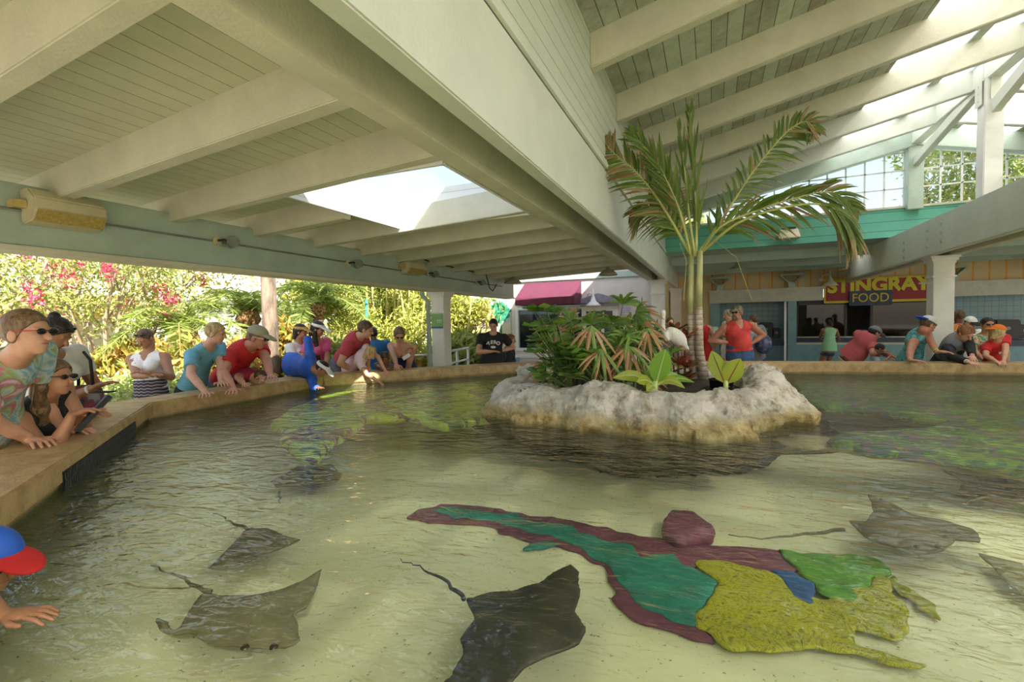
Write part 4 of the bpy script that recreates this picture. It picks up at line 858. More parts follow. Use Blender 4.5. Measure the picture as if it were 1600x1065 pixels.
n3 = nd(nn, 'TexNoise'); n3.inputs['Scale'].default_value = 26; n3.inputs['Detail'].default_value = 8; n3.inputs['Roughness'].default_value = .7; ll.new(tc.outputs['Object'], n3.inputs[0]); bu = nd(nn, 'Bump'); vo = nd(nn, 'TexVoronoi', feature='SMOOTH_F1'); vo.inputs['Scale'].default_value = 16; ll.new(tc.outputs['Object'], vo.inputs[0]); am = nd(nn, 'Math', operation='MULTIPLY_ADD', i1=-.7); ll.new(vo.outputs['Distance'], am.inputs[0]); ll.new(n3.outputs[0], am.inputs[2]); bu.inputs['Strength'].default_value = 1.0; bu.inputs['Distance'].default_value = .045; ll.new(am.outputs[0], bu.inputs['Height']); ll.new(bu.outputs[0], pp.inputs['Normal'])
V, Fc = A_.mesh(.0135, nz); o = npmesh('planter_rock', V, Fc, rk, None, True, loc=(-.7, 4.8, .28)); tag(o, 'rough whitewashed rock island planter standing in the middle of the pool', 'rock')
b = MB(); b.lathe([(0, 1.01), (.7, 1.0), (1.0, .95)], (-.75, 4.85, 0), 24); b.v = [((x+.75)*1.15-.75, y, z) for x, y, z in b.v]; o2 = b.build('soil', mat('soil', (.06, .04, .025), .95, .4, 20, .8, 60), o, True)
# --- leaf and blade builders
def strip(path, widths, side, m0=0, m1=0, frac=1.0, fold=.0, b=None):
    """a ribbon along path; widths half-widths; side a vector; first frac of it uses material m0"""
    b = b or MB(); n_ = len(path); v = []
    for i, p in enumerate(path):
        s_ = Vector(side).normalized()*widths[i]; u = (Vector(path[min(i+1, n_-1)])-Vector(path[max(i-1, 0)])).normalized().cross(s_); u = u.normalized()*widths[i]*fold if u.length > 1e-6 else u
        v += [Vector(p)-s_+u, Vector(p), Vector(p)+s_+u]
    f0, f1 = [], []
    for i in range(n_-1):
        q = i*3; (f0 if i < (n_-1)*frac else f1).extend([(q, q+1, q+4, q+3), (q+1, q+2, q+5, q+4)])
    b.add(v, f0, m0)
    if f1:
        o_ = len(b.v); b.v += [tuple(x) for x in v]; b.f += [tuple(i+o_ for i in q) for q in f1]; b.m += [m1]*len(f1)
    return b
LF_g = leafmat('fan_green', [(.07, .16, .02), (.14, .26, .04), (.20, .30, .06)], .3); LF_b = leafmat('fan_brown', [(.42, .20, .08), (.55, .30, .13), (.33, .16, .06), (.50, .34, .18)], .3)
def fan(b, c, axis, n_=9, L=.24, droop=.5, spread=150, brown=.5, facing=None):
    c = Vector(c); ax = Vector(axis).normalized(); fc = Vector(facing) if facing is not None else Vector((.38, -.92, .1)); sd = ax.cross(fc).normalized(); fc = sd.cross(ax)
    for k in range(n_):
        a = R(-spread/2+spread*k/(n_-1))+random.uniform(-.08, .08); d = ax*math.cos(a)+sd*math.sin(a)+fc*random.uniform(-.15, .35); d.normalize(); l = L*random.uniform(.75, 1.15)
        pts = [c+d*l*t+Vector((0, 0, -droop*l*t*t)) for t in (0, .25, .5, .75, 1)]
        side = d.cross(fc*.8+Vector((0, 0, .6))); strip(pts, [.004, .014, .016, .013, .003], side, 0, 1, brown if random.random() < .8 else 1.0, .35, b)
    return b
G0 = lambda x, y: Vector((x, y, 1.0))
fans = [((924, 508), 4.10, (0, 0, -1), .26, 120, .12, 5), ((940, 545), 4.05, (-.2, 0, -1), .26, 120, .1, 6), ((982, 541), 4.10, (.3, 0, -.7), .24, 150, .15, 7), ((868, 512), 4.3, (-.7, 0, -.4), .2, 120, .3, 6), ((1012, 512), 4.2, (.2, 0, -.8), .2, 140, .2, 6), ((1010, 503), 4.75, (.1, 0, -.9), .25, 150, .5, 7), ((957, 503), 4.5, (.2, 0, .5), .23, 150, .6, 9),
        ((923, 506), 4.5, (-.1, 0, 1), .22, 140, .7, 9), ((892, 500), 4.5, (-.6, 0, .8), .22, 130, .5, 9), ((973, 475), 4.55, (.35, 0, .9), .24, 130, 1.1, 9), ((993, 487), 4.5, (.8, 0, .1), .26, 120, .3, 8), ((905, 500), 4.6, (-1, 0, .2), .28, 120, .3, 8),
        ((950, 520), 4.45, (.3, 0, -.3), .26, 170, .5, 8), ((900, 530), 4.5, (-.8, 0, -.3), .24, 140, .4, 8), ((1000, 520), 4.5, (.6, 0, .4), .24, 140, .6, 8), ((930, 500), 4.75, (.1, 0, 1), .20, 150, .8, 9), ((1018, 522), 4.8, (1, 0, -.2), .22, 120, .4, 7),
        ((960, 560), 4.4, (.1, 0, -.5), .22, 160, .5, 7), ((915, 560), 4.4, (-.3, 0, -.6), .22, 150, .4, 7), ((985, 508), 4.8, (0, 0, 1), .24, 150, .9, 9), ((945, 512), 4.8, (0, 0, 1), .22, 150, .9, 9)]
roots = [(-1.15, 4.25), (-.95, 4.35), (-.75, 4.3), (-.6, 4.45), (-.9, 4.65)]
rl_ = [[] for _ in roots]
for f_ in fans:
    c = at(*f_[0], d=f_[1]); i = min(range(len(roots)), key=lambda k: (roots[k][0]-c.x)**2+(roots[k][1]-c.y)**2+.02*len(rl_[k])); rl_[i].append((c, f_))
labs = ['lady palm with drooping brown fans at the left of the clump', 'lady palm with dry orange tips, second from the left of the clump', 'tallest lady palm at the centre of the clump', 'lady palm with brown-tipped fans next to the snake plants', 'lady palm at the back of the clump']
for i, (x, y) in enumerate(roots):
    if not rl_[i]: continue
    o = empty('lady_palm', G0(x, y), labs[i], 'palm', 'lady palms on the rock island')
    b = MB()
    for c, f_ in rl_[i]:
        r0 = Vector((x+random.uniform(-.05, .05), y+random.uniform(-.05, .05), .98)); b.tube([r0, lerp(r0, c, .55)+Vector((0, .05, .06)), c], [.010, .006, .004], 5, cap=False)
    b.build('stem', mat('palm_cane', (.14, .16, .05), .6), o, True)
    for c, (p_, d_, ax_, L_, sp_, br_, n_) in rl_[i]:
        b = MB(); fan(b, c, Vector(ax_)+Vector((0, -.25, 0)), n_+1, L_, .45, sp_, br_); b.build('fan_leaf', [LF_g, LF_b], o)
    b = MB()
    for k in range(9):
        c = Vector((x+random.uniform(-.3, .3), y+random.uniform(-.15, .35), random.uniform(1.1, 1.5))); fan(b, c, (random.uniform(-1, 1), random.uniform(-1, .3), random.uniform(-.2, 1)), 8, .2, .5, 150, random.choice([.5, 1, 1.1]))
    b.build('fan_leaf', [LF_g, LF_b], o)
# broad round-leaved shrub (clusia)
def rosette(b, c, d, n_, L, wd, up=.4):
    for k in range(n_):
        a = k*2.4+random.random(); dr_ = Vector((math.cos(a), math.sin(a), up+random.uniform(-.2, .4))).normalized(); side = dr_.cross(Vector((0, 0, 1))).normalized()
        pts = [c+dr_*L*t+Vector((0, 0, -.15*L*t*t)) for t in (0, .2, .45, .7, .9, 1)]; strip(pts, [.003, wd*.55, wd*.95, wd, wd*.6, .003], side, 0, 0, 1, .2, b)
L_clu = leafmat('clusia_leaf', [(.06, .18, .05), (.16, .32, .06), (.34, .50, .08), (.05, .13, .06)], .3, .3)
for (px, py, d, lab, N_) in [((826, 888), (480, 592), 4.12, 'round-leaved green shrub at the left end of the rock island', 44), ((875, 935), (545, 596), 4.1, 'low round-leaved shrub spilling over the front of the rock island', 26)]:
    g0 = at((px[0]+px[1])/2+15, 598, d=d+.1); o = empty('clusia_shrub', (g0.x, g0.y, 1.0), lab, 'shrub'); b = MB(); s_ = MB()
    for k in range(N_):
        t = random.random(); q = at(random.uniform(px[0]+(10*t), px[1]), lerp((py[0], 0, 0), (py[1], 0, 0), t).x, d=d+random.uniform(-.15, .35)); s_.tube([(g0.x+.1, g0.y+.1, 1.0), lerp(Vector((g0.x+.1, g0.y+.1, 1.0)), q, .6)+Vector((0, 0, .03)), q], [.009, .006, .003], 4, cap=False); rosette(b, q, None, 5, .10, .050)
    s_.build('stem', mat('green_stem', (.16, .22, .06), .6), o, True); b.build('foliage', L_clu, o)
# snake plants
L_snk, nn, ll, pp = base('snake_leaf'); tc = nd(nn, 'TexCoord'); wv = nd(nn, 'TexWave', bands_direction='Z'); wv.inputs['Scale'].default_value = 9; wv.inputs['Distortion'].default_value = 6; wv.inputs['Detail'].default_value = 3; ll.new(tc.outputs['Object'], wv.inputs[0]); r1 = ramp(nn, [(.3, (.03, .09, .03)), (.7, (.16, .26, .10))]); ll.new(wv.outputs[0], r1.inputs[0]); ll.new(r1.outputs[0], pp.inputs['Base Color'])
for k, (px, top_, d, lab) in enumerate([(1020, 462, 4.75, 'tallest snake plant, rising behind the fans'), (1028, 525, 4.5, 'snake plant just left of the white bird'), (985, 560, 4.2, 'short snake plant low among the lady palms')]):
    g0 = at(px, 596, d=d); g0.z = 1.0; o = empty('snake_plant', g0, lab, 'plant'); T = at(px+2, top_, d=d)
    for j in range(5):
        e = Vector((random.uniform(-.07, .07), random.uniform(-.05, .05), 0)); h = (T.z-1)*(1 if j == 0 else random.uniform(.55, .9)); b = MB(); r0 = g0+e*.5
        strip([r0+e*t+Vector((0, 0, h*t)) for t in (0, .3, .6, .85, 1)], [.022, .028, .028, .018, .002], (.92, .38, random.uniform(-.1, .1)), 0, 0, 1, .4, b); b.build('blade', L_snk, o)
# red ti plants beside the palm
L_ti = leafmat('ti_leaf', [(.45, .05, .05), (.20, .06, .04), (.60, .18, .08), (.20, .22, .05), (.14, .05, .04)], .3)
for (px, py, d, lab) in [(1060, 562, 4.6, 'red and bronze ti plant left of the palm trunks'), (1070, 540, 4.9, 'dark red ti plant behind the palm trunks')]:
    c = at(px, py, d=d); o = empty('ti_plant', (c.x, c.y, 1.0), lab, 'plant'); b = MB(); b.tube([(c.x, c.y, .95), c], [.014, .01], 6); b.build('stem', M_bark, o)
    b = MB()
    for k in range(5): rosette(b, c+Vector((random.uniform(-.1, .1), random.uniform(-.1, .1), random.uniform(-.22, .18))), None, 13, .17, .026, .5)
    b.build('foliage', L_ti, o)
# big paddle-leaved plants
def paddle(b, c, tip, wd, side, m=0, arch=.0):
    c, tip = Vector(c), Vector(tip); pts = [lerp(c, tip, t)+Vector((0, 0, arch*math.sin(math.pi*t))) for t in (0, .1, .25, .45, .65, .82, .94, 1)]
    strip(pts, [.006, .012, wd*.7, wd, wd*.95, wd*.68, wd*.3, .002], side, m, m, 1, .15, b)
M_pad = leafmat('paddle_leaf', [(.20, .42, .04), (.28, .50, .06)], .45, .35); M_pad2 = leafmat('paddle_yellow', [(.48, .52, .05), (.36, .46, .05)], .45, .35); M_rib = mat('pale_rib', (.55, .65, .25), .5); M_ribr = mat('red_rib', (.25, .06, .03), .5)
def paddleplant(base_px, d, leaves, lab, rib, w0=.2):
    g0 = at(*base_px, d=d); o = empty('paddle_leaf_plant', g0, lab, 'plant'); st_ = MB(); st_.tube([g0-Vector((0, 0, .06)), g0+Vector((0, 0, .04))], .02, 8); st_.build('stem', M_rib, o)
    for (px, py, dd, wd, m, arch) in leaves:
        T = at(px, py, d=dd); b = MB(); dr_ = (T-g0).normalized(); side = dr_.cross(Vector((.38, -.92, .25))); paddle(b, g0, T, wd, side, arch=arch); lf = b.build('leaf', m, o)
        b = MB(); pts = [lerp(g0, T, t)+Vector((0, 0, arch*math.sin(math.pi*t)))+Vector((.38, -.92, 0))*.003 for t in (0, .25, .5, .75, .97)]; b.tube(pts, [.007, .005, .004, .003, .001], 5); b.build('midrib', rib, lf)
paddleplant((1024, 603), 3.80, [(1040, 545, 3.75, .085, M_pad, 0), (958, 590, 3.75, .045, M_pad2, .05), (995, 596, 3.6, .04, M_pad2, .03), (1070, 606, 3.7, .035, M_pad2, .06), (1060, 585, 4.0, .035, M_pad, .04), (1085, 597, 4.1, .03, M_pad, .05), (1010, 610, 3.6, .035, M_pad2, .02)], 'paddle-leaved plant with one tall bright leaf on the front rim of the rock', M_rib)
paddleplant((1134, 602), 4.05, [(1112, 548, 4.05, .075, M_pad2, 0), (1157, 560, 4.0, .085, M_pad2, 0)], 'plant with two wide yellow-green leaves and red midribs right of the palm', M_ribr)
b = MB(); c = at(1127, 597, d=4.2); b.lathe([(.09, -.06), (.10, .02), (.105, .02), (.105, .03), (.09, .03)], c, 16); tag(b.build('nursery_pot', M_black, smooth=True), 'black nursery pot sunk in the rock behind the two-leaved plant', 'pot')
# double-trunked palm
PB = at(1088, 592, d=4.95); pl = empty('manila_palm', (PB.x, PB.y, 1.0), 'palm with two slim ringed trunks and long feather fronds on the rock island', 'palm')
rings, nn, ll, pp = base('ringed_trunk'); tc = nd(nn, 'TexCoord'); sx = nd(nn, 'SeparateXYZ'); ll.new(tc.outputs['Object'], sx.inputs[0]); ns = nd(nn, 'TexNoise'); ns.inputs['Scale'].default_value = 20; ns.inputs['Detail'].default_value = 5; ll.new(tc.outputs['Object'], ns.inputs[0])
ma = nd(nn, 'Math', operation='MULTIPLY_ADD', i1=.02); ll.new(ns.outputs[0], ma.inputs[0]); ll.new(sx.outputs[2], ma.inputs[2]); dv = nd(nn, 'Math', operation='DIVIDE', i1=.052); ll.new(ma.outputs[0], dv.inputs[0]); fr = nd(nn, 'Math', operation='FRACT'); ll.new(dv.outputs[0], fr.inputs[0])
r1 = ramp(nn, [(0, (.20, .13, .08)), (.16, (.42, .34, .26)), (.9, (.56, .50, .42))]); ll.new(fr.outputs[0], r1.inputs[0]); mxx = nd(nn, 'Mix', data_type='RGBA', blend_type='MULTIPLY'); mxx.inputs[0].default_value = .7; ll.new(r1.outputs[0], mxx.inputs[6]); r2 = ramp(nn, [(.3, (.5, .42, .35)), (.65, (1, 1, 1))]); ll.new(ns.outputs[0], r2.inputs[0]); ll.new(r2.outputs[0], mxx.inputs[7]); ll.new(mxx.outputs[2], pp.inputs['Base Color']); pp.inputs['Roughness'].default_value = .8
M_shaft = mat('crownshaft', (.50, .52, .24), .5, .2, 8, stretch=(1, 1, .2)); M_fstem = mat('frond_rib', (.48, .50, .16), .5)
for tp in (((1087, 597), (1080, 540), (1079, 488), (1080, 398)), ((1100, 597), (1093, 545), (1092, 480), (1094, 392))):
    d0 = 4.95 if tp[0][0] < 1095 else 4.88
    P_ = [at(*p, d=d0) for p in tp]; b = MB(); b.tube([P_[0], lerp(P_[0], P_[1], .5), P_[1], P_[2]], [.060, .046, .040, .036], 14); b.build('trunk', rings, pl, True)
    b = MB(); b.tube([P_[2], lerp(P_[2], P_[3], .5), P_[3]], [.034, .030, .026], 14); b.build('crownshaft', M_shaft, pl, True)
L_fr = leafmat('frond_leaflet', [(.09, .16, .02), (.16, .24, .04), (.24, .30, .07)], .35, .4); L_dry = leafmat('frond_dry', [(.30, .18, .08), (.42, .30, .14), (.24, .20, .08)], .3)
CF = Vector(CM[2].tolist())
def frond(ctrl, Ll, dens=42, dry=.15, start=.18, spread=.75, hang=.25):
    P_ = [at(x, y, d=d) for x, y, d in ctrl]; q = []
    for i in range(len(P_)-1):
        a, b_, c, d = P_[max(i-1, 0)], P_[i], P_[i+1], P_[min(i+2, len(P_)-1)]
        for t in (0, .25, .5, .75): q.append(.5*((2*b_)+(c-a)*t+(2*a-5*b_+4*c-d)*t*t+(3*b_-a-3*c+d)*t**3))
    q.append(P_[-1]); n_ = len(q); b = MB(); b.tube(q, [.016*(1-.85*i/n_) for i in range(n_)], 6); st_ = b.build('frond_stem', M_fstem, pl, True)
    lb = MB(); N_ = dens
    for j in range(N_):
        t = start+(1-start)*(j+.5)/N_; u = t*(n_-1); i = min(n_-2, int(u)); p = lerp(q[i], q[i+1], u-i); dr_ = (q[i+1]-q[i]).normalized(); nm = dr_.cross(CF).normalized()
        l = Ll*(math.sin(math.pi*min(1, .25+t*.72))**.7)*random.uniform(.8, 1.1)
        for s_ in (-1, 1):
            d = (dr_*.8+nm*s_*spread*random.uniform(.75, 1.2)+CF*random.uniform(-.45, .45)).normalized(); pts = [p+d*l*k+Vector((0, 0, -hang*l*k*k)) for k in (0, .2, .5, .8, 1)]
            dd = 1 if random.random() < dry*(.3+1.4*t) else 0
            strip(pts, [.004, .013, .015, .009, .001], d.cross(CF+Vector((0, 0, random.uniform(-.6, .6)))), dd, 1, 1 if random.random() < .5 else .75, .3, lb)
    return lb.build('frond', [L_fr, L_dry], st_)
frond([(1080, 400, 4.95), (1040, 330, 4.9), (1000, 275, 4.8), (960, 240, 4.75), (945, 222, 4.72)], .40, 44, .35, .12)
frond([(1080, 402, 4.95), (1062, 330, 4.8), (1030, 260, 4.7), (985, 205, 4.6)], .42, 30, .1, .3, .35, .1)
frond([(1082, 402, 4.95), (1050, 350, 5.1), (1015, 322, 5.2), (985, 335, 5.3)], .34, 36, .3, .2, .8, .7)
frond([(1092, 395, 4.9), (1130, 340, 4.8), (1175, 270, 4.7), (1225, 210, 4.6), (1258, 190, 4.55), (1275, 205, 4.52)], .33, 46, .25, .1, .8, .35)
frond([(1096, 395, 4.9), (1125, 355, 4.7), (1180, 330, 4.55), (1240, 310, 4.4), (1300, 300, 4.3), (1338, 330, 4.28)], .40, 46, .12, .16, .55, .35)
frond([(1096, 395, 4.9), (1150, 350, 4.6), (1220, 325, 4.4), (1290, 320, 4.25), (1325, 350, 4.2), (1335, 375, 4.2)], .30, 26, .2, .55, .35, 1.0)
frond([(1088, 400, 4.92), (1088, 330, 4.9), (1082, 250, 4.85), (1078, 170, 4.8)], .55, 9, .0, .1, .08, 0)
frond([(1086, 400, 4.92), (1076, 330, 4.9), (1068, 250, 4.85), (1062, 200, 4.8)], .42, 7, .05, .2, .10, 0)
frond([(1084, 402, 4.95), (1070, 350, 5.2), (1050, 300, 5.4), (1020, 290, 5.6)], .32, 26, .4, .25, .8, .5)
for (x0, y0, x1, y1) in ((1110, 370, 1175, 470), (1062, 380, 1068, 470)):
    b = MB(); b.tube([at(x0, y0, d=4.85), at((x0+x1)/2+8, (y0+y1)/2-18, d=4.8), at(x1, y1, d=4.8)], .0022, 4); b.build('fibre', M_fstem, pl)
# white bird behind the snake plants
A_ = Sdf(); bc = at(1056, 526, d=4.62); ax_ = (at(1074, 540, d=4.62)-at(1043, 514, d=4.62)).normalized(); up_ = Vector((0, 0, 1)); r_, f_, u_ = frame(ax_, up_)
A_.ell(bc, (.062, .112, .072), (r_, f_, u_), .03); A_.cap(bc+ax_*.04, bc+ax_*.15-Vector((0, 0, .02)), .055, .014, .03); n0 = at(1041, 528, d=4.60); n1_ = at(1035, 512, d=4.57); n2_ = at(1036, 492, d=4.55); hd_ = at(1036, 488, d=4.55)
A_.cap(bc-ax_*.07, n0, .04, .03, .03); A_.cap(n0, n1_, .026, .021, .02); A_.cap(n1_, n2_, .021, .023, .02); A_.ell(hd_, (.024, .032, .027), None, .02)
o = npmesh('white_bird', *A_.mesh(.007), mat('white_feathers', (.85, .83, .78), .8, .08, 20, .4, 60, stretch=(1, 1, .3)), None, True, loc=(bc.x, bc.y, 1.0)); tag(o, 'white long-necked bird standing in the planting left of the palm trunks', 'bird')
b = MB(); b.tube([hd_+Vector((0, .02, 0)), hd_+Vector((-.02, .12, -.02))], [.010, .003], 8); b.build('bill', mat('orange_bill', (.7, .3, .06), .4), o, True)
for q in (-.02, .02): b = MB(); b.tube([bc+Vector((q, 0, -.05)), Vector((bc.x+q, bc.y, 1.0))], .006, 6); b.build('leg', M_dark, o, True)
# ------------------------------------------------------------------ painted reef on the pool floor, rays
def sd_poly(X, Y, P):
    P = np.array(P); d = np.full(X.shape, 1e9); s_ = np.ones(X.shape); n_ = len(P); j = n_-1
    for i in range(n_):
        e = P[j]-P[i]; wx, wy = X-P[i][0], Y-P[i][1]; t = np.clip((wx*e[0]+wy*e[1])/(e@e+1e-12), 0, 1); bx, by = wx-e[0]*t, wy-e[1]*t; d = np.minimum(d, bx*bx+by*by)
        c1 = Y >= P[i][1]; c2 = Y < P[j][1]; c3 = e[0]*wy > e[1]*wx; al = c1 & c2 & c3; no_ = ~c1 & ~c2 & ~c3; s_ = np.where(al | no_, -s_, s_); j = i
    return s_*np.sqrt(d)
def slab(px, z, th, h=.02, wob=.05, wf=6, round_=.02, zc=None, prof=None):
    """traced outline laid flat at height z with thickness; wob wavers its edge"""
    P_ = [tuple(at(x, y, z=z))[:2] for x, y in px]; a = np.array(P_); lo = a.min(0)-.1; hi = a.max(0)+.1; xs = np.arange(lo[0], hi[0], h); ys = np.arange(lo[1], hi[1], h)
    X, Y = np.meshgrid(xs, ys, indexing='ij'); wx = vn(X*wf, Y*wf, X*0+z*7)*wob*2; wy = vn(X*wf+9, Y*wf+3, X*0+z*7)*wob*2; D = sd_poly(X+wx, Y+wy, P_)
    hz_ = min(h, th/2.2); zs = np.arange(z-th*1.0-3*hz_, z+th+3*hz_, hz_); Z = zs[None, None, :]
    if prof: H_ = prof(-D)
    else: H_ = th*np.sqrt(np.clip(np.minimum(-D, round_)/round_, 0, 1))
    G = np.where(D[:, :, None] > 0, np.maximum(D[:, :, None], .001), np.abs(Z-z)-H_[:, :, None])
    V, F_ = surfnets((G).astype(np.float32)/1, np.array([0, 0, 0]), 1.0)
    V = np.stack([lo[0]+V[:, 0]*h, lo[1]+V[:, 1]*h, zs[0]+V[:, 2]*hz_], 1); return V, F_
MU = empty('painted_reef', at(1050, 900, z=.29), 'flat painted relief in teal, purple, yellow and green on the pool floor', 'relief')
cm = lambda n_, c, v=.15: mat(n_, c, .6, v, 9, .3, 30)
for nm, z, th, c, px in [
    ('purple_patch', .290, .012, cm('reef_purple', (.17, .045, .085)), [(640, 808), (655, 797), (690, 786), (760, 792), (830, 806), (890, 812), (930, 822), (1000, 838), (1060, 845), (1130, 852), (1200, 858), (1255, 870), (1262, 890), (1215, 900), (1150, 885), (1080, 885), (1090, 960), (1110, 1006), (1060, 990), (1010, 975), (965, 950), (950, 915), (940, 885), (900, 862), (830, 846), (760, 824), (700, 817), (665, 818)]),
    ('teal_patch', .302, .012, cm('reef_teal', (.015, .20, .155)), [(672, 797), (700, 791), (760, 799), (800, 802), (830, 814), (890, 822), (920, 837), (960, 847), (985, 852), (995, 870), (1050, 862), (1060, 880), (1085, 885), (1120, 910), (1118, 935), (1095, 955), (1095, 976), (1060, 972), (1010, 950), (985, 935), (962, 910), (952, 888), (925, 870), (898, 852), (860, 838), (800, 824), (760, 815), (710, 808)]),
    ('teal_patch', .296, .012, cm('reef_teal', (.015, .20, .155)), [(820, 848), (850, 846), (880, 851), (850, 857), (822, 858)]),
    ('yellow_patch', .304, .012, patches('reef_yellow', [(.3, (.10, .10, .01)), (.42, (.34, .32, .015)), (.5, (.44, .41, .02)), (.55, (.16, .16, .01)), (.60, (.40, .38, .02))], 9, .6, 5, 3.5), [(1085, 878), (1120, 876), (1170, 885), (1200, 890), (1250, 925), (1290, 935), (1330, 925), (1370, 900), (1395, 905), (1400, 930), (1420, 950), (1430, 990), (1390, 1000), (1340, 985), (1330, 1005), (1450, 1040), (1440, 1050), (1380, 1037), (1330, 1022), (1250, 1012), (1180, 1022), (1140, 1015), (1110, 1000), (1090, 975), (1095, 955), (1118, 935), (1120, 910)]),
    ('yellow_patch', .300, .010, cm('reef_yellow2', (.34, .32, .02)), [(1385, 898), (1420, 915), (1450, 938), (1480, 972), (1440, 958), (1405, 932)]),
    ('green_patch', .308, .012, cm('reef_green', (.11, .30, .03)), [(1218, 860), (1280, 865), (1330, 870), (1375, 872), (1392, 885), (1390, 900), (1360, 905), (1345, 925), (1335, 945), (1300, 935), (1270, 920), (1255, 900), (1230, 880)]),
    ('blue_patch', .312, .008, cm('reef_blue', (.02, .09, .28)), [(1205, 890), (1240, 895), (1265, 910), (1280, 945), (1262, 948), (1240, 930), (1225, 910)]),
    ('purple_patch', .33, .05, cm('reef_purple', (.17, .045, .085)), [(1033, 820), (1045, 806), (1090, 808), (1110, 825), (1112, 838), (1080, 847), (1050, 847), (1035, 835)])]:
    npmesh(nm, *slab(px, z, th, .014, .028, 13), c, MU, True)
reef_mat = patches('far_reef', [(.30, (.02, .05, .03)), (.38, (.03, .14, .12)), (.43, (.48, .50, .04)), (.49, (.16, .38, .03)), (.54, (.52, .50, .08)), (.58, (.04, .07, .04)), (.63, (.24, .05, .12)), (.70, (.40, .44, .08))], 3.2, .7, 5, 1.2)
reef_mat2 = patches('far_reef_dark', [(.28, (.02, .03, .03)), (.40, (.03, .13, .06)), (.46, (.16, .32, .04)), (.51, (.03, .08, .05)), (.56, (.02, .09, .14)), (.61, (.20, .05, .12)), (.68, (.20, .26, .05))], 4.5, .7, 5, 1.2)
for px, m_, lab in [([(430, 668), (480, 628), (540, 607), (600, 597), (660, 592), (780, 587), (860, 588), (820, 640), (770, 655), (690, 668), (640, 652), (575, 655), (540, 680), (500, 720), (470, 712), (440, 690)], reef_mat, 'painted coral bed in green, yellow and purple at the far left of the pool'),
                    ([(1235, 600), (1250, 588), (1600, 590), (1720, 612), (1750, 700), (1700, 738), (1580, 730), (1450, 718), (1350, 706), (1290, 690), (1400, 680), (1480, 665), (1400, 650), (1290, 640), (1240, 622)], reef_mat2, 'dark painted coral bed on the pool floor at the far right'),
                    ([(735, 664), (800, 690), (900, 706), (1050, 716), (1150, 712), (1330, 702), (1300, 660), (1150, 640), (760, 640)], patches('reef_skirt', [(.3, (.03, .03, .01)), (.5, (.10, .08, .03)), (.62, (.05, .07, .02)), (.72, (.24, .22, .03))], 5, .8, 4), 'dark brown ledge around the foot of the rock island')]:
    zz = .30 if 'ledge' in lab else .64; V, Fc = slab(px, zz, .05 if zz > .5 else .03, .035, .10, 3); o = npmesh('coral_bed', V, Fc, m_, None, True, loc=tuple(at(*px[0], z=zz))); tag(o, lab, 'relief')
def ray_(px, z, th, m_, lab, tail=None, grp='stingrays gliding over the pool floor', hmp=None):
    pr = lambda D: np.where(D > 0, .004+th*(1-np.exp(-np.clip(D, 0, 9)/(.10)))**1.3, 0)
    a = at(*px[0], z=z); V, Fc = slab(px, z, .05, .014, .012, 9, prof=pr)
    o = npmesh('stingray', V, Fc, m_, None, True, loc=(a.x, a.y, z)); tag(o, lab, 'stingray', grp)
    if tail:
        b = MB(); q = [at(x, y, z=z+.01) for x, y in tail]; fine = []
        for i in range(len(q)-1):
            for t in (0, .2, .4, .6, .8): p = lerp(q[i], q[i+1], t); fine.append(p+Vector((random.uniform(-.012, .012), random.uniform(-.012, .012), 0)))
        b.tube(fine, [max(.0025, .011*(1-i/len(fine))) for i in range(len(fine))], 6); b.build('tail', m_, o, True)
    if hmp:
        b = MB(); c = at(*hmp, z=z+.045)
        for s_ in (-1, 1): b.lathe([(0, .012), (.012, .008), (.016, 0)], c+Vector((s_*.05, s_*.02, -.015)), 10)
        b.build('eye', mat('eye_dark', (.05, .03, .02), .2), o, True)
    return o
R_d = mat('ray_dark', (.045, .042, .032), .5, .25, 6); R_b = mat('ray_brown', (.20, .175, .10), .6, .15, 5); R_b2 = mat('ray_brown2', (.15, .12, .06), .6, .2, 6)
ray_([(893, 880), (912, 893), (908, 930), (903, 955), (920, 985), (905, 1010), (870, 1025), (830, 1045), (790, 1090), (700, 1105), (670, 1090), (700, 1060), (718, 1020), (712, 1000), (722, 985), (738, 968), (728, 950), (722, 930), (740, 932), (765, 925), (800, 922), (840, 910), (865, 893)], .42, .04, R_d, 'nearly black stingray at the bottom centre of the photo', [(728, 934), (690, 905), (655, 885), (620, 872)])
ray_([(510, 884), (498, 920), (483, 950), (465, 960), (471, 985), (470, 1005), (445, 1016), (405, 1014), (350, 1012), (310, 1005), (290, 992), (265, 995), (245, 988), (236, 968), (248, 962), (268, 970), (276, 982), (290, 960), (305, 935), (320, 925), (345, 930), (400, 928), (440, 920), (475, 905)], .40, .045, R_b, 'large grey-brown stingray with one wing tip curled up, lower left', [(328, 926), (285, 903), (245, 886), (216, 868)], hmp=(405, 1005))
ray_([(480, 842), (460, 850), (432, 862), (400, 870), (365, 880), (315, 893), (335, 875), (355, 855), (375, 832), (390, 824), (420, 825), (455, 838)], .38, .03, R_b2, 'brown stingray just beyond the one with the curled wing tip', [(388, 826), (355, 812), (328, 798)])
ray_([(420, 752), (445, 740), (465, 728), (520, 725), (537, 742), (530, 752), (500, 757), (460, 760), (430, 762)], .38, .04, R_b2, 'small stingray below the coral bed at the left', [(435, 770), (440, 790)])
ray_([(1350, 770), (1385, 782), (1430, 805), (1480, 815), (1525, 828), (1537, 848), (1500, 845), (1480, 862), (1440, 868), (1400, 858), (1355, 842), (1318, 812), (1345, 815), (1362, 800)], .42, .05, R_b2, 'brown stingray with a raised wing right of the painted relief', [(1320, 826), (1260, 834), (1190, 842), (1130, 835)], hmp=(1450, 850))
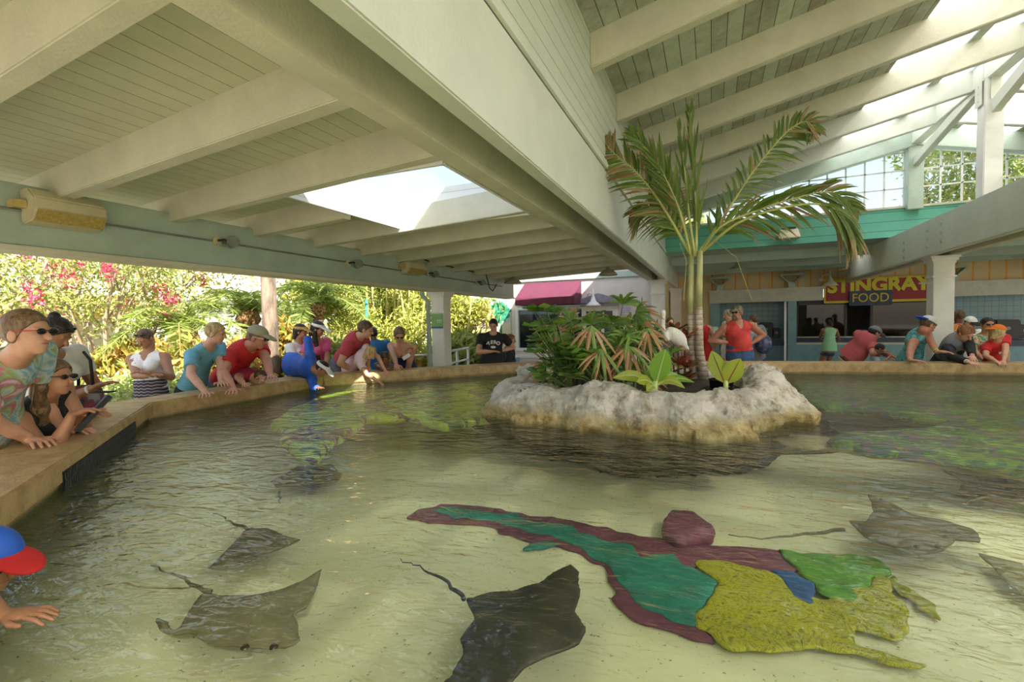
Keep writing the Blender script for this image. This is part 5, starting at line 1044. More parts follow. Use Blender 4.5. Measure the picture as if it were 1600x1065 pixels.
ray_([(1460, 730), (1500, 740), (1545, 745), (1600, 752), (1660, 775), (1600, 784), (1540, 778), (1490, 768), (1503, 752)], .40, .04, R_b2, 'brown stingray below the dark coral bed at the right edge', [(1545, 775), (1500, 788)])
ray_([(1195, 682), (1230, 678), (1290, 682), (1350, 690), (1330, 698), (1270, 704), (1225, 697)], .60, .03, mat('ray_pale', (.42, .36, .22), .6, .12), 'pale stingray gliding beside the right end of the rock island')
ray_([(1520, 862), (1600, 880), (1660, 930), (1620, 950), (1560, 905)], .34, .03, mat('ray_sand', (.30, .28, .15), .6, .12), 'sand-coloured stingray at the lower right edge')
#@@PROPS
# ------------------------------------------------------------------ fittings on beams, lamps, awning, signs
M_spk = mat('beige_plastic', (.62, .56, .36), .5, .06); M_spkd = mat('speaker_grille', (.46, .34, .09), .7, .15, 60)
def speaker(c, a, L, h, lab, mirror=1):
    c = Vector(c); o = empty('horn_speaker', c, lab, 'speaker'); r_ = Matrix.Rotation(R(a), 3, 'Z'); q = lambda x, y, z: c+r_ @ Vector((x, y, z))
    prof = [(0, h*.5), (.10, h*.48), (.165, h*.22), (.175, -h*.12), (.12, -h*.42), (0, -h*.5)]; b = MB()
    v = [q(x, s_, z) for s_ in (-L/2, L/2) for x, z in prof]; n_ = len(prof); b.add(v, [tuple(range(n_))[::-1], tuple(range(n_, 2*n_))]+[(i, (i+1) % n_, n_+(i+1) % n_, n_+i) for i in range(n_)]); b.build('cabinet', M_spk, o, bevel=.01)
    b = MB(); b.add([q(.178, -L/2+.015, -h*.13), q(.178, L/2-.015, -h*.13), q(.12, L/2-.015, -h*.43), q(.12, -L/2+.015, -h*.43), q(.166, -L/2+.015, -h*.14), q(.166, L/2-.015, -h*.14), q(.11, L/2-.015, -h*.42), q(.11, -L/2+.015, -h*.42)], [(0, 1, 2, 3), (7, 6, 5, 4), (0, 4, 5, 1), (1, 5, 6, 2), (2, 6, 7, 3), (3, 7, 4, 0)]); b.build('grille', M_spkd, o)
    b = MB(); v0 = q(.06, -L/2-.045, .0); b.bar(q(.06, -L/2-.05, -.02), q(.06, -L/2, -.02), .06, .05); b.bar(q(.0, -L/2-.05, -.02), q(.08, -L/2-.05, -.02), .03, .05); b.build('bracket', mat('yellowed_plastic', (.60, .46, .18), .5), o, bevel=.004); return o
p = at(92, 332, x=EX); speaker((EX+.0, p.y, p.z), 0, .40, .23, 'near beige horn speaker on the eave beam')
p = at(639, 418, x=EX); speaker((EX+.0, p.y, p.z), 0, .42, .23, 'far beige horn speaker on the eave beam')
for (px, py, lab) in [(348, 378, 'nearest'), (548, 412, 'second'), (671, 428, 'third'), (746, 441, 'farthest')]:
    p = at(px, py, x=EX); o = empty('spotlight', (EX, p.y, p.z), f'{lab} round floodlight on the eave beam', 'lamp', 'floodlights along the eave beam'); c = o.location
    b = MB(); b.lathe([(0, 0), (.04, 0), (.04, .03), (0, .03)], c+Vector((0, -.07, 0)), 12, M=Matrix.Rotation(R(90), 3, 'Y')); b.build('base', M_spk, o); b = MB(); b.tube([c+Vector((.02, -.07, 0)), c+Vector((.06, -.03, .01)), c+Vector((.08, 0, 0))], .012, 6); b.build('arm', M_dark, o)
    b = MB(); b.lathe([(.015, -.07), (.03, -.06), (.045, .0), (.055, .03), (.05, .03), (.0, .02)], c+Vector((.10, .02, -.01)), 16, M=Matrix.Rotation(R(70), 3, 'Y') @ Matrix.Rotation(R(20), 3, 'X')); b.build('lamp_head', M_wire, o, True)
b = MB(); p0 = at(0, 324, x=EX+.012); p1 = at(775, 452, x=EX+.012); b.tube([(EX+.012, -1, p0.z), (EX+.012, p0.y, p0.z), (EX+.012, 9.4, p0.z-.02)], .009, 6); tag(b.build('conduit', M_wire, smooth=True), 'thin grey conduit along the eave beam', 'conduit')
b = MB(); b.tube([(EX+.03, 6.3, 2.62), (EX+.03, 6.6, 2.58), (EX+.03, 8.6, 2.56), (EX+.03, 8.75, 2.3), (EX+.03, 8.9, 2.25), (EX+.03, 9.1, 2.40)], .01, 6); tag(b.build('loose_cable', M_dark, smooth=True), 'dark cable looping beside the far speaker on the eave beam', 'cable')
p = at(1231, 367, y=11.5); o = empty('box_speaker', (p.x, 11.5, p.z), 'beige box speaker hung on the teal fascia', 'speaker'); b = MB(); w_, h_ = .20, .10
v = [(p.x-w_*.8, 11.32, p.z+h_), (p.x+w_*.8, 11.32, p.z+h_), (p.x+w_, 11.22, p.z-h_), (p.x-w_, 11.22, p.z-h_), (p.x-w_*.7, 11.5, p.z+h_), (p.x+w_*.7, 11.5, p.z+h_), (p.x+w_, 11.5, p.z-h_*.9), (p.x-w_, 11.5, p.z-h_*.9)]
b.add(v, [(0, 1, 2, 3), (7, 6, 5, 4), (0, 4, 5, 1), (1, 5, 6, 2), (2, 6, 7, 3), (3, 7, 4, 0)]); b.build('cabinet', mat('pale_plastic', (.72, .68, .52), .5), o, bevel=.012)
b = MB(); b.box(p.x-.12, p.x+.12, 11.30, 11.50, p.z+h_-.01, p.z+h_+.03); b.build('bracket', M_dark, o, bevel=.004)
def pendant(px, py, y, ztop, lab, m_):
    p = at(px, py, y=y); o = empty('pendant_lamp', (p.x, y, ztop), lab, 'lamp', 'enamel pendant lamps'); b = MB(); b.tube([(p.x, y, ztop), (p.x, y, p.z+.08)], .008, 6); b.build('rod', M_wire, o)
    b = MB(); b.lathe([(.0, .14), (.035, .13), (.04, .06), (.10, .03), (.17, -.03), (.18, -.06), (.17, -.06), (.09, .01), (0, .02)], (p.x, y, p.z), 24); b.build('lamp_shade', m_, o, True)
    b = MB(); b.lathe([(0, .0), (.035, -.01), (.03, -.045), (0, -.055)], (p.x, y, p.z), 12); b.build('bulb', mat('bulb_glass', (.7, .68, .55), .2), o, True)
M_en = mat('enamel_grey', (.38, .36, .27), .4, .08); pendant(801, 438, 9.2, 2.75, 'left of the two grey pendant lamps under the low roof', M_en); pendant(950, 425, 9.2, 2.8, 'right of the two grey pendant lamps under the low roof', M_en); pendant(1151, 418, 13.6, 3.1, 'pale pendant lamp hanging beyond the teal fascia', mat('enamel_pale', (.48, .50, .44), .4))
def gooseneck(px, py, y, s_, lab, sx_=-1):
    p = at(px, py, y=y); o = empty('barn_lamp', (p.x, y, p.z), lab, 'lamp'); yy = y-.28; b = MB(); b.tube([(p.x+sx_*.16, y, p.z+.12), (p.x+sx_*.17, yy+.1, p.z+.22), (p.x+sx_*.08, yy, p.z+.26), (p.x, yy, p.z+.2)], .014, 8); b.build('arm', M_white, o, True)
    b = MB(); b.lathe([(.0, .36), (.018, .34), (.022, .2), (.07, .05), (.16, -.03), (.20, -.07), (.19, -.07), (.06, .03), (0, .05)], (p.x, yy, p.z), 24); b.build('lamp_shade', M_white, o, True); b = MB(); b.lathe([(0, 0), (.05, 0), (.05, .02), (0, .02)], (p.x+sx_*.16, y, p.z+.12), 12, M=Matrix.Rotation(R(90), 3, 'X')); b.build('base', M_white, o)
gooseneck(1294, 443, FY-.06, 1, 'white barn lamp at the left end of the food stand sign'); gooseneck(931, 474, WY-.04, 1, 'white barn lamp on the shop wall above the plants')
# corner brackets on the striped wall
for px in (1125, 1237, 1488):
    p = at(px, 440, y=FY-.2); b = MB(); x = p.x
    b.box(x-.28, x+.28, FY-.30, FY-.03, 2.80, 2.86); b.bar((x-.30, FY-.15, 2.80), (x-.08, FY-.15, 2.58), .24, .05); b.bar((x+.30, FY-.15, 2.80), (x+.08, FY-.15, 2.58), .24, .05); b.box(x-.09, x+.09, FY-.25, FY-.03, 2.46, 2.62)
    st(b.build('trim_bracket', M_sage, bevel=.004))
# awning
aw = empty('awning', (-3.3, WY, 2.5), 'plum red canvas awning over the shop window', 'awning'); x0, x1 = -4.53, -3.01; zt, zl, zv = 2.62, 2.20, 2.02; yo = WY-.75
b = MB(); v = [(x0, WY-.05, zt), (x1, WY-.05, zt), (x1, yo, zl), (x0, yo, zl), (x0, yo, zv), (x1, yo, zv), (x0, WY-.05, zv), (x1, WY-.05, zv)]
b.add(v, [(0, 1, 2, 3), (0, 3, 4, 6), (2, 1, 7, 5), (0, 6, 7, 1)]); M_aw = mat('plum_canvas', (.12, .022, .055), .85, .06, 4); b.build('canopy', M_aw, aw); b = MB(); b.box(x0, x1, yo-.006, yo+.004, zv, zl); b.build('valance', mat('plum_valance', (.16, .03, .07), .85), aw)
# mural panel with painted house and tree
mp_ = empty('mural_panel', (-5.6, WY, 0), 'painted panel with a yellow house and green tree beside the shop', 'mural'); X0, X1 = -6.2, -4.95; yp = WY-.05
b = MB(); b.box(X0, X1, yp, WY, 0, 2.75); b.build('panel', patches('mural_ground', [(.4, (.62, .56, .40)), (.6, (.68, .62, .46))], 2), mp_)
def flat(nm, pts, dy, m_, par): b = MB(); P_ = [(x, yp-dy, z) for x, z in pts]; b.add(P_+[(x, y+.004, z) for x, y, z in P_], [tuple(range(len(P_))), tuple(range(2*len(P_)-1, len(P_)-1, -1))]+[(i, (i+1) % len(P_), len(P_)+(i+1) % len(P_), len(P_)+i) for i in range(len(P_))]); return b.build(nm, m_, par)
flat('painted_sky', [(X0, 1.6), (X1, 1.6), (X1, 2.45), (X0, 2.45)], .004, mat('mural_sky', (.38, .58, .62), .7, .1), mp_)
flat('painted_house', [(X0+.02, .2), (X0+.78, .2), (X0+.78, 1.78), (X0+.42, 2.28), (X0+.02, 1.78)], .008, mat('mural_house', (.74, .58, .27), .7, .08), mp_)
tr_ = [(X0+.92+.32*math.cos(a)*(1+.10*math.sin(9*a)+.05*math.sin(17*a)), 1.88+.27*math.sin(a)*(1+.10*math.sin(11*a))) for a in np.linspace(0, 6.28, 90)[:-1]]; flat('painted_tree', tr_, .006, mat('mural_tree', (.04, .30, .18), .7, .3, 12), mp_); flat('painted_tree', [(X0+.93, 1.2), (X0+1.0, 1.2), (X0+.98, 1.7), (X0+.95, 1.7)], .0055, mat('mural_tree', (.04, .30, .18), .7), mp_)
for (x, z) in ((.12, 1.45), (.38, 1.45), (.60, 1.45), (.12, .98), (.12, .35), (.3, .35), (.6, .35)):
    b = MB()
    for i in range(2):
        for j in range(3 if z > 1.2 else 2): b.box(X0+x+i*.06, X0+x+i*.06+.045, yp-.014, yp-.009, z+j*.08, z+j*.08+.06)
    b.build('painted_window', mat('mural_window', (.18, .20, .24), .6), mp_)
# pediment, notices on the shop wall
b = MB(); c = at(935, 468, y=WY-.1); w_ = .52; v = [(c.x-w_, WY-.16, c.z-.08), (c.x+w_, WY-.16, c.z-.08), (c.x+w_, WY-.16, c.z), (c.x, WY-.16, c.z+.16), (c.x-w_, WY-.16, c.z)]; v += [(x, WY, z) for x, y, z in v]
b.add(v, [(0, 1, 2, 3, 4), (9, 8, 7, 6, 5)]+[(i, (i+1) % 5, 5+(i+1) % 5, 5+i) for i in range(5)]); M_ped = mat('lilac_grey', (.30, .28, .34), .6); b.box(c.x-w_+.06, c.x+w_-.06, WY-.13, WY, c.z-.16, c.z-.08); tag(b.build('window_pediment', M_ped, bevel=.008), 'lilac-grey painted pediment over the shop doorway', 'pediment')
b = MB(); b.box(c.x-.45, c.x+.45, WY-.02, WY+.0, 0, c.z-.16); b.box(c.x-.33, c.x+.33, WY-.03, WY-.019, .1, c.z-.28, 1); st(b.build('door_2', [M_white, mat('shop_glass', (.04, .05, .07), .2)]))
for (px, py, w_, h_, lab) in [(978, 482, .16, .14, 'white notice on the shop wall above the fans'), (1010, 487, .12, .2, 'pale lilac notice beside the far column')]:
    c = at(px, py, y=WY-.03); b = MB(); b.box(c.x-w_, c.x+w_, WY-.03, WY-.015, c.z-h_, c.z+h_)
    for k in range(5): b.box(c.x-w_*.8, c.x+w_*.7, WY-.034, WY-.03, c.z-h_*.7+k*h_*.3, c.z-h_*.6+k*h_*.3, 1)
    tag(b.build('notice', [mat('notice_paper', (.66, .62, .74), .7), mat('notice_ink', (.3, .27, .38), .7)]), lab, 'notice')
# text helper
def text(s_, size, c, m_, parent, face, fat=.0, ext=.004, sx_=1.0, name='lettering', up=(0, 0, 1), yaw=0):
    cu = bpy.data.curves.new('t', 'FONT'); cu.body = s_; cu.size = size; cu.extrude = ext; cu.offset = fat; cu.align_x = 'CENTER'; cu.align_y = 'CENTER'
    t_ = bpy.data.objects.new('t', cu); COL.objects.link(t_); dg = bpy.context.evaluated_depsgraph_get(); me = bpy.data.meshes.new_from_object(t_.evaluated_get(dg)); bpy.data.objects.remove(t_)
    n_ = Vector(face).normalized(); u = Vector(up); u = (u-n_*u.dot(n_)).normalized(); r_ = u.cross(n_); Mx = Matrix((r_*sx_, u, n_)).transposed().to_4x4(); Mx.translation = Vector(c); me.transform(Mx)
    return finish(me, name, m_, parent)
# green sign on the eave column
o = empty('column_sign', (-4.22, 6.93, 1.6), 'small green sign with white lettering on the eave column', 'sign'); a_ = at(672, 490, y=6.92); z1 = a_.z; z0 = at(672, 513, y=6.92).z
b = MB(); b.box(-4.33, -4.11, 6.915, 6.928, z0, z1); b.build('panel', mat('sign_green', (.22, .42, .13), .5, .1), o); b = MB(); b.box(-4.33, -4.11, 6.912, 6.918, z0, z0+.03); b.build('blue_strip', mat('sign_blue', (.03, .15, .32), .5), o)
text('YIT', .075, (-4.17, 6.912, (z0+z1)/2-.01), M_white, o, (0, -1, 0))
# STINGRAY FOOD sign
c0 = at(1288, 436, y=FY-.12); c1 = at(1430, 470, y=FY-.12); xl, zt = c0.x, c0.z; zl = c1.z+.0; xr = 5.5
sg = empty('food_sign', ((xl+xr)/2, FY-.1, zl), 'red and yellow STINGRAY sign with a blue FOOD board on the stand', 'sign')
M_sy = mat('sign_yellow', (.75, .55, .03), .5, .05); M_sr = mat('sign_red', (.30, .015, .03), .5, .05)
b = MB(); b.box(xl, xr, FY-.10, FY-.06, zl, zt); b.build('backboard', M_sy, sg); b = MB(); b.box(xl+.05, xr-.05, FY-.11, FY-.10, zl+.06, zt-.05); b.build('red_field', M_sr, sg)
M_lt = mat('lettering_lime', (.66, .62, .04), .5, .03)
tx = text('STINGRAY', .50, ((xl+xr)/2, FY-.115, zt-.23), M_lt, sg, (0, -1, 0), fat=.022, sx_=1.0)
bb = [v.co.x for v in tx.data.vertices]; wd = max(bb)-min(bb); cx_ = (max(bb)+min(bb))/2; k_ = (xr-xl-.16)/wd
for v in tx.data.vertices: v.co.x = (v.co.x-cx_)*k_+(xl+xr)/2
f0 = at(1327, 456, y=FY-.16); f1 = at(1394, 476, y=FY-.16); b = MB(); b.box(f0.x, f1.x, FY-.17, FY-.13, f1.z, f0.z+.02); b.build('food_board', mat('sign_navy', (.03, .05, .12), .5), sg)
tx = text('FOOD', .34, ((f0.x+f1.x)/2, FY-.175, (f0.z+f1.z)/2+.01), M_sy, sg, (0, -1, 0)); bb = [v.co.x for v in tx.data.vertices]; wd = max(bb)-min(bb); cx_ = (max(bb)+min(bb))/2
for v in tx.data.vertices: v.co.x = (v.co.x-cx_)*((f1.x-f0.x)*.84/wd)+(f0.x+f1.x)/2
# menu sheets in the stand window, dispensers in the alcoves
c = at(1468, 505, y=FY-.02); b = MB(); b.box(c.x-.12, c.x+.12, FY-.04, FY-.01, c.z-.15, c.z+.15); tag(b.build('cardboard_notice', mat('cardboard', (.40, .28, .12), .8)), 'brown cardboard notice right of the white column', 'notice')
def dispenser(px, py, y, w_, h_, lab, kind):
    c = at(px, py, y=y); o = empty('towel_dispenser' if kind else 'soap_dispenser', (c.x, y, c.z), lab, 'dispenser'); b = MB(); b.box(c.x-w_, c.x+w_, y-.2, y, c.z-h_, c.z+h_); b.build('case', M_black, o, bevel=.03)
    b = MB(); b.lathe([(0, 0), (.05, 0), (.05, .01), (0, .01)], (c.x, y-.2, c.z+h_*.1), 12, M=Matrix.Rotation(R(90), 3, 'X')); b.build('window', mat('grey_plastic', (.25, .25, .25), .3), o)
DY = FY+.9
dispenser(1196, 515, DY, .20, .24, 'black towel dispenser in the left blue alcove', 1); dispenser(1212, 520, DY, .11, .17, 'small black soap dispenser in the left blue alcove', 0); dispenser(1569, 514, DY, .26, .26, 'large black towel dispenser in the right blue alcove', 1); dispenser(1595, 517, DY, .14, .18, 'black soap dispenser at the right edge of the photo', 0)
# cables under the far ceiling
b = MB(); b.tube([(-.8, 13.2, 3.05), (1.5, 13.3, 3.02), (4, 13.2, 3.04), (8, 13.1, 3.06)], .014, 6); tag(b.build('conduit', M_dark, smooth=True), 'dark conduit run under the ceiling beyond the teal fascia', 'conduit')
# ------------------------------------------------------------------ the visitors
def hd(px, py, d): return at(px, py, d=d)
def wt(px, py, z=TOPZ+.02): return at(px, py, z=z)
def hp(px, d, off=(0, 0)): p = at(px, 505, d=d); return (p.x+off[0], p.y+off[1])
T_tie = patches('tie_dye_pastel', [(.30, (.10, .32, .50)), (.40, (.62, .70, .72)), (.47, (.16, .45, .55)), (.53, (.60, .64, .60)), (.58, (.30, .50, .18)), (.64, (.60, .14, .26)), (.72, (.70, .62, .64))], 5, .8, 3, 1.5)
T_white = mat('shirt_white', (.78, .77, .75), .85, .05); T_blk = mat('cloth_black', (.018, .018, .022), .8, .1); T_navy = mat('cloth_navy', (.02, .03, .10), .8, .1)
T_lb = mat('shirt_light_blue', (.16, .42, .56), .85, .08, 12); T_red = mat('shirt_red', (.58, .02, .02), .8, .08, 10); T_grey = mat('cloth_grey', (.22, .23, .25), .8, .1)
T_mar = mat('shirt_maroon', (.32, .02, .05), .8, .08); T_pink = mat('shirt_pink', (.70, .12, .28), .8, .06); T_pinkw = mat('shirt_pale_pink', (.80, .58, .60), .85, .05); T_brick = mat('shirt_brick', (.50, .06, .08), .85, .08, 10)
T_blue = mat('shirt_royal_blue', (.02, .12, .62), .6, .08); T_mblue = mat('shirt_mid_blue', (.02, .14, .35), .8, .1); T_coral = mat('shirt_coral', (.72, .07, .06), .85, .08, 12); T_polo = mat('polo_rose', (.60, .12, .13), .85, .06)
T_turq = patches('tank_turquoise', [(.35, (.10, .38, .42)), (.5, (.16, .50, .55)), (.58, (.05, .16, .18)), (.64, (.18, .5, .52))], 9, .8, 3); T_khaki = mat('khaki', (.62, .52, .34), .8, .06); T_jean = mat('jeans', (.05, .11, .24), .85, .25, 14, .3, 80); T_gj = mat('jeans_grey', (.16, .17, .19), .85, .2, 10)
T_straw = mat('straw', (.60, .36, .12), .8, .15, 30, .3, 90); T_olive = mat('cap_olive', (.38, .36, .24), .8, .08); T_or = mat('cap_orange', (.80, .20, .02), .8, .05)
T_fire = patches('tie_dye_fire', [(.38, (.45, .02, .06)), (.48, (.75, .45, .04)), (.56, (.60, .04, .06)), (.64, (.7, .3, .04))], 7, .8, 2, 2); T_flor = patches('floral_green', [(.32, (.04, .22, .10)), (.42, (.15, .45, .35)), (.50, (.55, .55, .30)), (.56, (.60, .10, .05)), (.62, (.05, .30, .12)), (.7, (.5, .65, .6))], 11, .8, 3, 1)
T_dots = mat('white_dotted', (.80, .79, .78), .85, .03); n_, l_ = T_dots.node_tree.nodes, T_dots.node_tree.links
tc = nd(n_, 'TexCoord'); vo = nd(n_, 'TexVoronoi'); vo.inputs['Scale'].default_value = 26; l_.new(tc.outputs['Object'], vo.inputs[0]); lt = nd(n_, 'Math', operation='LESS_THAN', i1=.16); l_.new(vo.outputs['Distance'], lt.inputs[0]); mx = nd(n_, 'Mix', data_type='RGBA'); l_.new(lt.outputs[0], mx.inputs[0]); mx.inputs[6].default_value = (.80, .79, .78, 1); mx.inputs[7].default_value = (.2, .2, .26, 1); l_.new(mx.outputs[2], n_['Principled BSDF'].inputs['Base Color'])
T_zig = stripes('zigzag_shorts', (.04, .035, .045), (.42, .36, .38), 2, .034, .25, .8, .004)
T_camo = patches('cap_camo', [(.4, (.20, .17, .10)), (.5, (.10, .10, .06)), (.6, (.32, .28, .18))], 16, .8, 2); M_steel = mat('steel', (.5, .5, .5), .3, .05, metal=1); F_red = mat('frame_red', (.55, .02, .03), .3, .05); F_dk = mat('frame_dark', (.03, .02, .02), .3)
M_wh = mat('band_white', (.8, .8, .78), .5, .03); M_lime = mat('band_lime', (.35, .75, .05), .5, .03)
X1 = lambda a: D2(22.6+a)       # image right, turned a degrees away from the camera
# --- left side
A1 = person('man in a pastel tie-dye t-shirt and red sunglasses leaning on the wall, far left', hd(43, 521, 2.6), hp(-35, 2.85), 1.90, 22, [wt(98, 671, TOPZ+.03), wt(48, 686, TOPZ+.035)], look=X1(4)+Vector((0, 0, -.04)), top='tee', topc=T_tie, botc=T_khaki, hair='lightbrown', shades=('on', F_red), vox=.0055, sleeve=.6, handdir=(X1(10), X1(-25)), elbows=(-X1(0)+Vector((0, 0, -.4)), None), wide=.82)
A2 = person('woman in a black halter top and sunglasses crouching at the wall with a camera', hd(85, 590, 3.0), hp(28, 3.3), 1.74, 25, [hd(128, 645, 3.08), hd(113, 648, 2.98)], look=X1(0)+Vector((0, 0, -.06)), top='tank', topc=T_blk, bot='shorts', botc=T_blk, hair='lightbrown', hs='front', shades=('on', F_dk), vox=.0055, female=True, sk='tan', hipz=.70, elbows=(Vector((.1, .3, -1)), Vector((.1, -.3, -1))), handdir=(X1(0), X1(10)+Vector((0, 0, .3))))
cm_ = handheld('selfie_stick', hd(146, 645, 3.0), hd(165, 622, 3.05)-hd(128, 662, 2.95), .035, .26, .03, M_black, 'black camera grip in the hands of the woman in the halter top', 'camera')
A3 = person('woman in a white t-shirt with glasses on her head, reaching out with a phone', hd(86, 522, 3.5), hp(70, 3.75), 1.76, 10, [None, hd(143, 607, 3.5)], look=X1(10)+Vector((0, 0, -.75)), top='tee', topc=T_white, botc=T_navy, hair='dark', hs='bun', shades=('up', F_dk), vox=.007, female=True, sk='mid', keep=True, elbows=(None, Vector((-.3, 0, -.9))))
band(A3, 1, M_wh); handheld('phone', hd(160, 612, 3.45), X1(0), .075, .15, .01, M_black, 'dark phone held out over the wall beside the shrubs', 'phone')
b = MB(); c = hd(135, 622, 3.75); A_ = Sdf(); A_.ell(c, (.14, .10, .15), None, .03); A_.plane(c+Vector((0, 0, .10)), (0, 0, 1)); bag = npmesh('tote_bag', *A_.mesh(.012), patches('bag_print', [(.4, (.03, .04, .08)), (.5, (.3, .04, .06)), (.58, (.10, .10, .16)), (.66, (.3, .3, .34))], 12), None, True, loc=tuple(c)); tag(bag, 'dark patterned tote bag behind the woman holding the camera', 'bag')
b.tube([c+Vector((-.1, 0, .08)), c+Vector((-.08, 0, .3)), c+Vector((.0, 0, .36)), c+Vector((.08, 0, .3)), c+Vector((.1, 0, .08))], .012, 6); b.build('strap', T_blk, bag, True)
p = hd(227, 529, 5.35); r_ = X1(0); A4 = person('woman in a white dotted sleeveless top standing with folded arms', p, (p.x+.02, p.y+.03), 1.63, -62, [hd(233, 582, 5.04), hd(231, 587, 5.08)], look=Vector((.25, -.75, -.5)), top='tank', topc=T_dots, bot='shorts', botc=T_zig, hair='brown', hs='crop', vox=.007, female=True, sk='mid', wide=1.08, hem=.085, keep=True, elbows=(X1(0)*.6+Vector((0, 0, -.8)), -X1(0)*.6+Vector((0, 0, -.8))), handdir=(-X1(20)+Vector((0, 0, .15)), X1(-8)+Vector((0, 0, .15))), shades=('up', F_dk))
b = MB(); b.tube([A4['arms'][1][2]+Vector((0, 0, 0))+r_*.02, A4['arms'][1][2]+r_*.05], .024, 12); b.build('watch', M_wh, A4['o'], True)
A5 = person('blond boy in a light blue t-shirt and black striped shorts leaning on the wall', hd(337, 521, 5.3), hp(292, 5.5), 1.80, 12, [wt(346, 609, TOPZ+.03), wt(322, 613, TOPZ+.03)], look=X1(12)+Vector((0, 0, -.22)), top='tee', topc=T_lb, bot='shorts', botc=T_blk, hair='blond', vox=.0065, wide=.9, sleeve=.65, shades=None, handdir=(D2(-30), D2(-40)), hipz=.90, hem=.05)
band(A5, 1, M_lime, r=.024); band(A5, 1, M_black, fr_=.98, r=.023)
for i, a in enumerate(A5['legs'][1:]):
    b = MB(); P_ = A5; nn_ = (P_['cr']*.9); b.tube([a[0]+nn_*.095-Vector((0, 0, .0)), lerp(a[0], a[1], .5)+nn_*.085, lerp(a[0], a[1], .85)+nn_*.078], .011, 6); b.build('side_stripe', M_wh, P_['o'], True)
A6 = person('man in a red t-shirt and olive cap bending over the wall', hd(402, 528, 5.7), hp(350, 5.95), 2.02, 8, [wt(428, 601, TOPZ+.03), wt(365, 608, TOPZ+.03)], look=X1(5)+Vector((0, 0, -.35)), top='tee', topc=[T_red], bot='pants', botc=T_gj, hair='lightbrown', hs='crop', hat=('cap', T_olive, T_olive), vox=.0065, sk='red', wide=1.08, handdir=(D2(-35), D2(-45)), shades=('on', M_steel), hipz=.98, hem=.02)
band(A6, 1, M_wh, 'wristband', .96, .026); band(A6, 0, M_black, 'watch', .94, .026)
# grey yoke over the back of the shirt
A_ = Sdf(); P_ = A6; A_.cap(P_['p0']+P_['sp']*.02, P_['p2'], .17, .185, .03, (P_['cf'], 1.45)); A_.cap(P_['p2'], P_['nb']-P_['sp']*.05, .185, .12, .03, (P_['cf'], 1.4)); A_.plane(P_['p2']-P_['cf']*.05, P_['cf']); npmesh('grey_yoke', *A_.mesh(.008), T_grey, P_['o'], True)
A7 = person('small boy in a maroon tank top lying over the wall looking into the water', hd(406, 590, 5.75), (hd(406, 590, 5.75).x-.50, hd(406, 590, 5.75).y-.04), 1.28, 5, [wt(420, 612, TOPZ+.03), wt(391, 611, TOPZ+.03)], look=X1(0)+Vector((0, 0, -1.1)), top='tank', topc=T_mar, botc=T_navy, hair='brown', hs='crop', vox=.006, hipz=1.03, elbows=(None, -X1(0)+Vector((0, 0, .1))))
band(A7, 1, M_wh, r=.017)
A8 = person('woman in a wide straw visor and white polo shirt behind the boy in blue', hd(470, 518, 7.2), hp(462, 7.35), 1.68, 0, [None, hd(476, 585, 7.0)], look=X1(5)+Vector((0, 0, -.1)), top='polo', topc=T_white, botc=T_khaki, hair='dark', hs='bob', hat=('visor', T_straw, T_straw, 1.25), vox=.008, female=True, sk='tan')
A9 = person('woman with long black hair, white visor and pink t-shirt', hd(497, 514, 7.25), hp(495, 7.4), 1.72, -5, [hd(510, 590, 7.1), hd(487, 578, 7.1)], look=X1(0)+Vector((0, 0, -.3)), top='tee', topc=T_pink, botc=T_pinkw, hair='dark', hs='front', hat=('visor', M_wh, M_wh), vox=.008, female=True, sk='tan')
A10 = person('boy in a bright blue swim shirt and white visor lying across the wall', hd(503, 576, 6.15), hp(455, 6.5), 1.46, 15, [hd(481, 556, 6.4), hd(497, 606, 5.98)], look=X1(0)+Vector((0, 0, -.75)), top='long', topc=T_blue, botc=T_or, hair='dark', hs='crop', hat=('visor', M_wh, M_wh), vox=.0075, sk='mid', hipz=1.09, keep=True, elbows=(Vector((0, 0, 1)), None))
A11 = person('man in a faded brick-red t-shirt and grey jeans leaning on the wall', hd(571, 515, 6.95), hp(531, 7.25), 1.93, 8, [hd(575, 572, 7.0), wt(549, 577, TOPZ+.03)], look=X1(8)+Vector((0, 0, -.35)), top='tee', topc=T_brick, bot='pants', botc=T_gj, hair='brown', vox=.008, hipz=1.06, hem=.05, sk='fair')
A12 = person('person in a mid-blue shirt turned away behind the leaning man', hd(583, 521, 8.3), hp(592, 8.3), 1.62, 130, [None, None], top='tee', topc=T_mblue, botc=T_grey, hair='dark', hs='short', vox=.010, sk='brown', wide=1.2)
A13 = person('small blond girl in a pink and white top reaching one arm down to the water', hd(580, 551, 6.75), hp(545, 7.1), 1.24, 12, [hd(600, 575, 6.9), hd(589, 594, 6.7)], look=X1(20)+Vector((0, 0, -.35)), top='tee', topc=T_pinkw, botc=T_pink, hair='blond', hs='bob', vox=.007, sleeve=.4, hipz=1.02)
A14 = person('small girl with hair bunches resting her hands on the wall, facing the camera', hd(602, 559, 7.3), hp(602, 7.65), 1.18, -65, [wt(598, 576, TOPZ+.03), wt(606, 576, TOPZ+.03)], look=Vector((.3, -.8, -.65)), top='tee', topc=T_grey, botc=T_grey, hair='brown', hs='buns', vox=.007, sk='mid', handdir=(X1(-10), -X1(10)))
A15 = person('woman in a strapless navy dress leaning one hand on the wall and holding a phone', hd(624, 523, 7.5), hp(633, 7.9), 1.80, -75, [wt(621, 576, TOPZ+.03), hd(640, 553, 7.5)], look=Vector((.5, -.6, -.5)), top='strapless', topc=T_navy, bot='skirt', botc=T_navy, hair='lightbrown', hs='bob', vox=.008, female=True, shades=('on', F_dk), sk='fair', elbows=(Vector((.2, -.3, -1)), Vector((-.2, -.3, -1))))
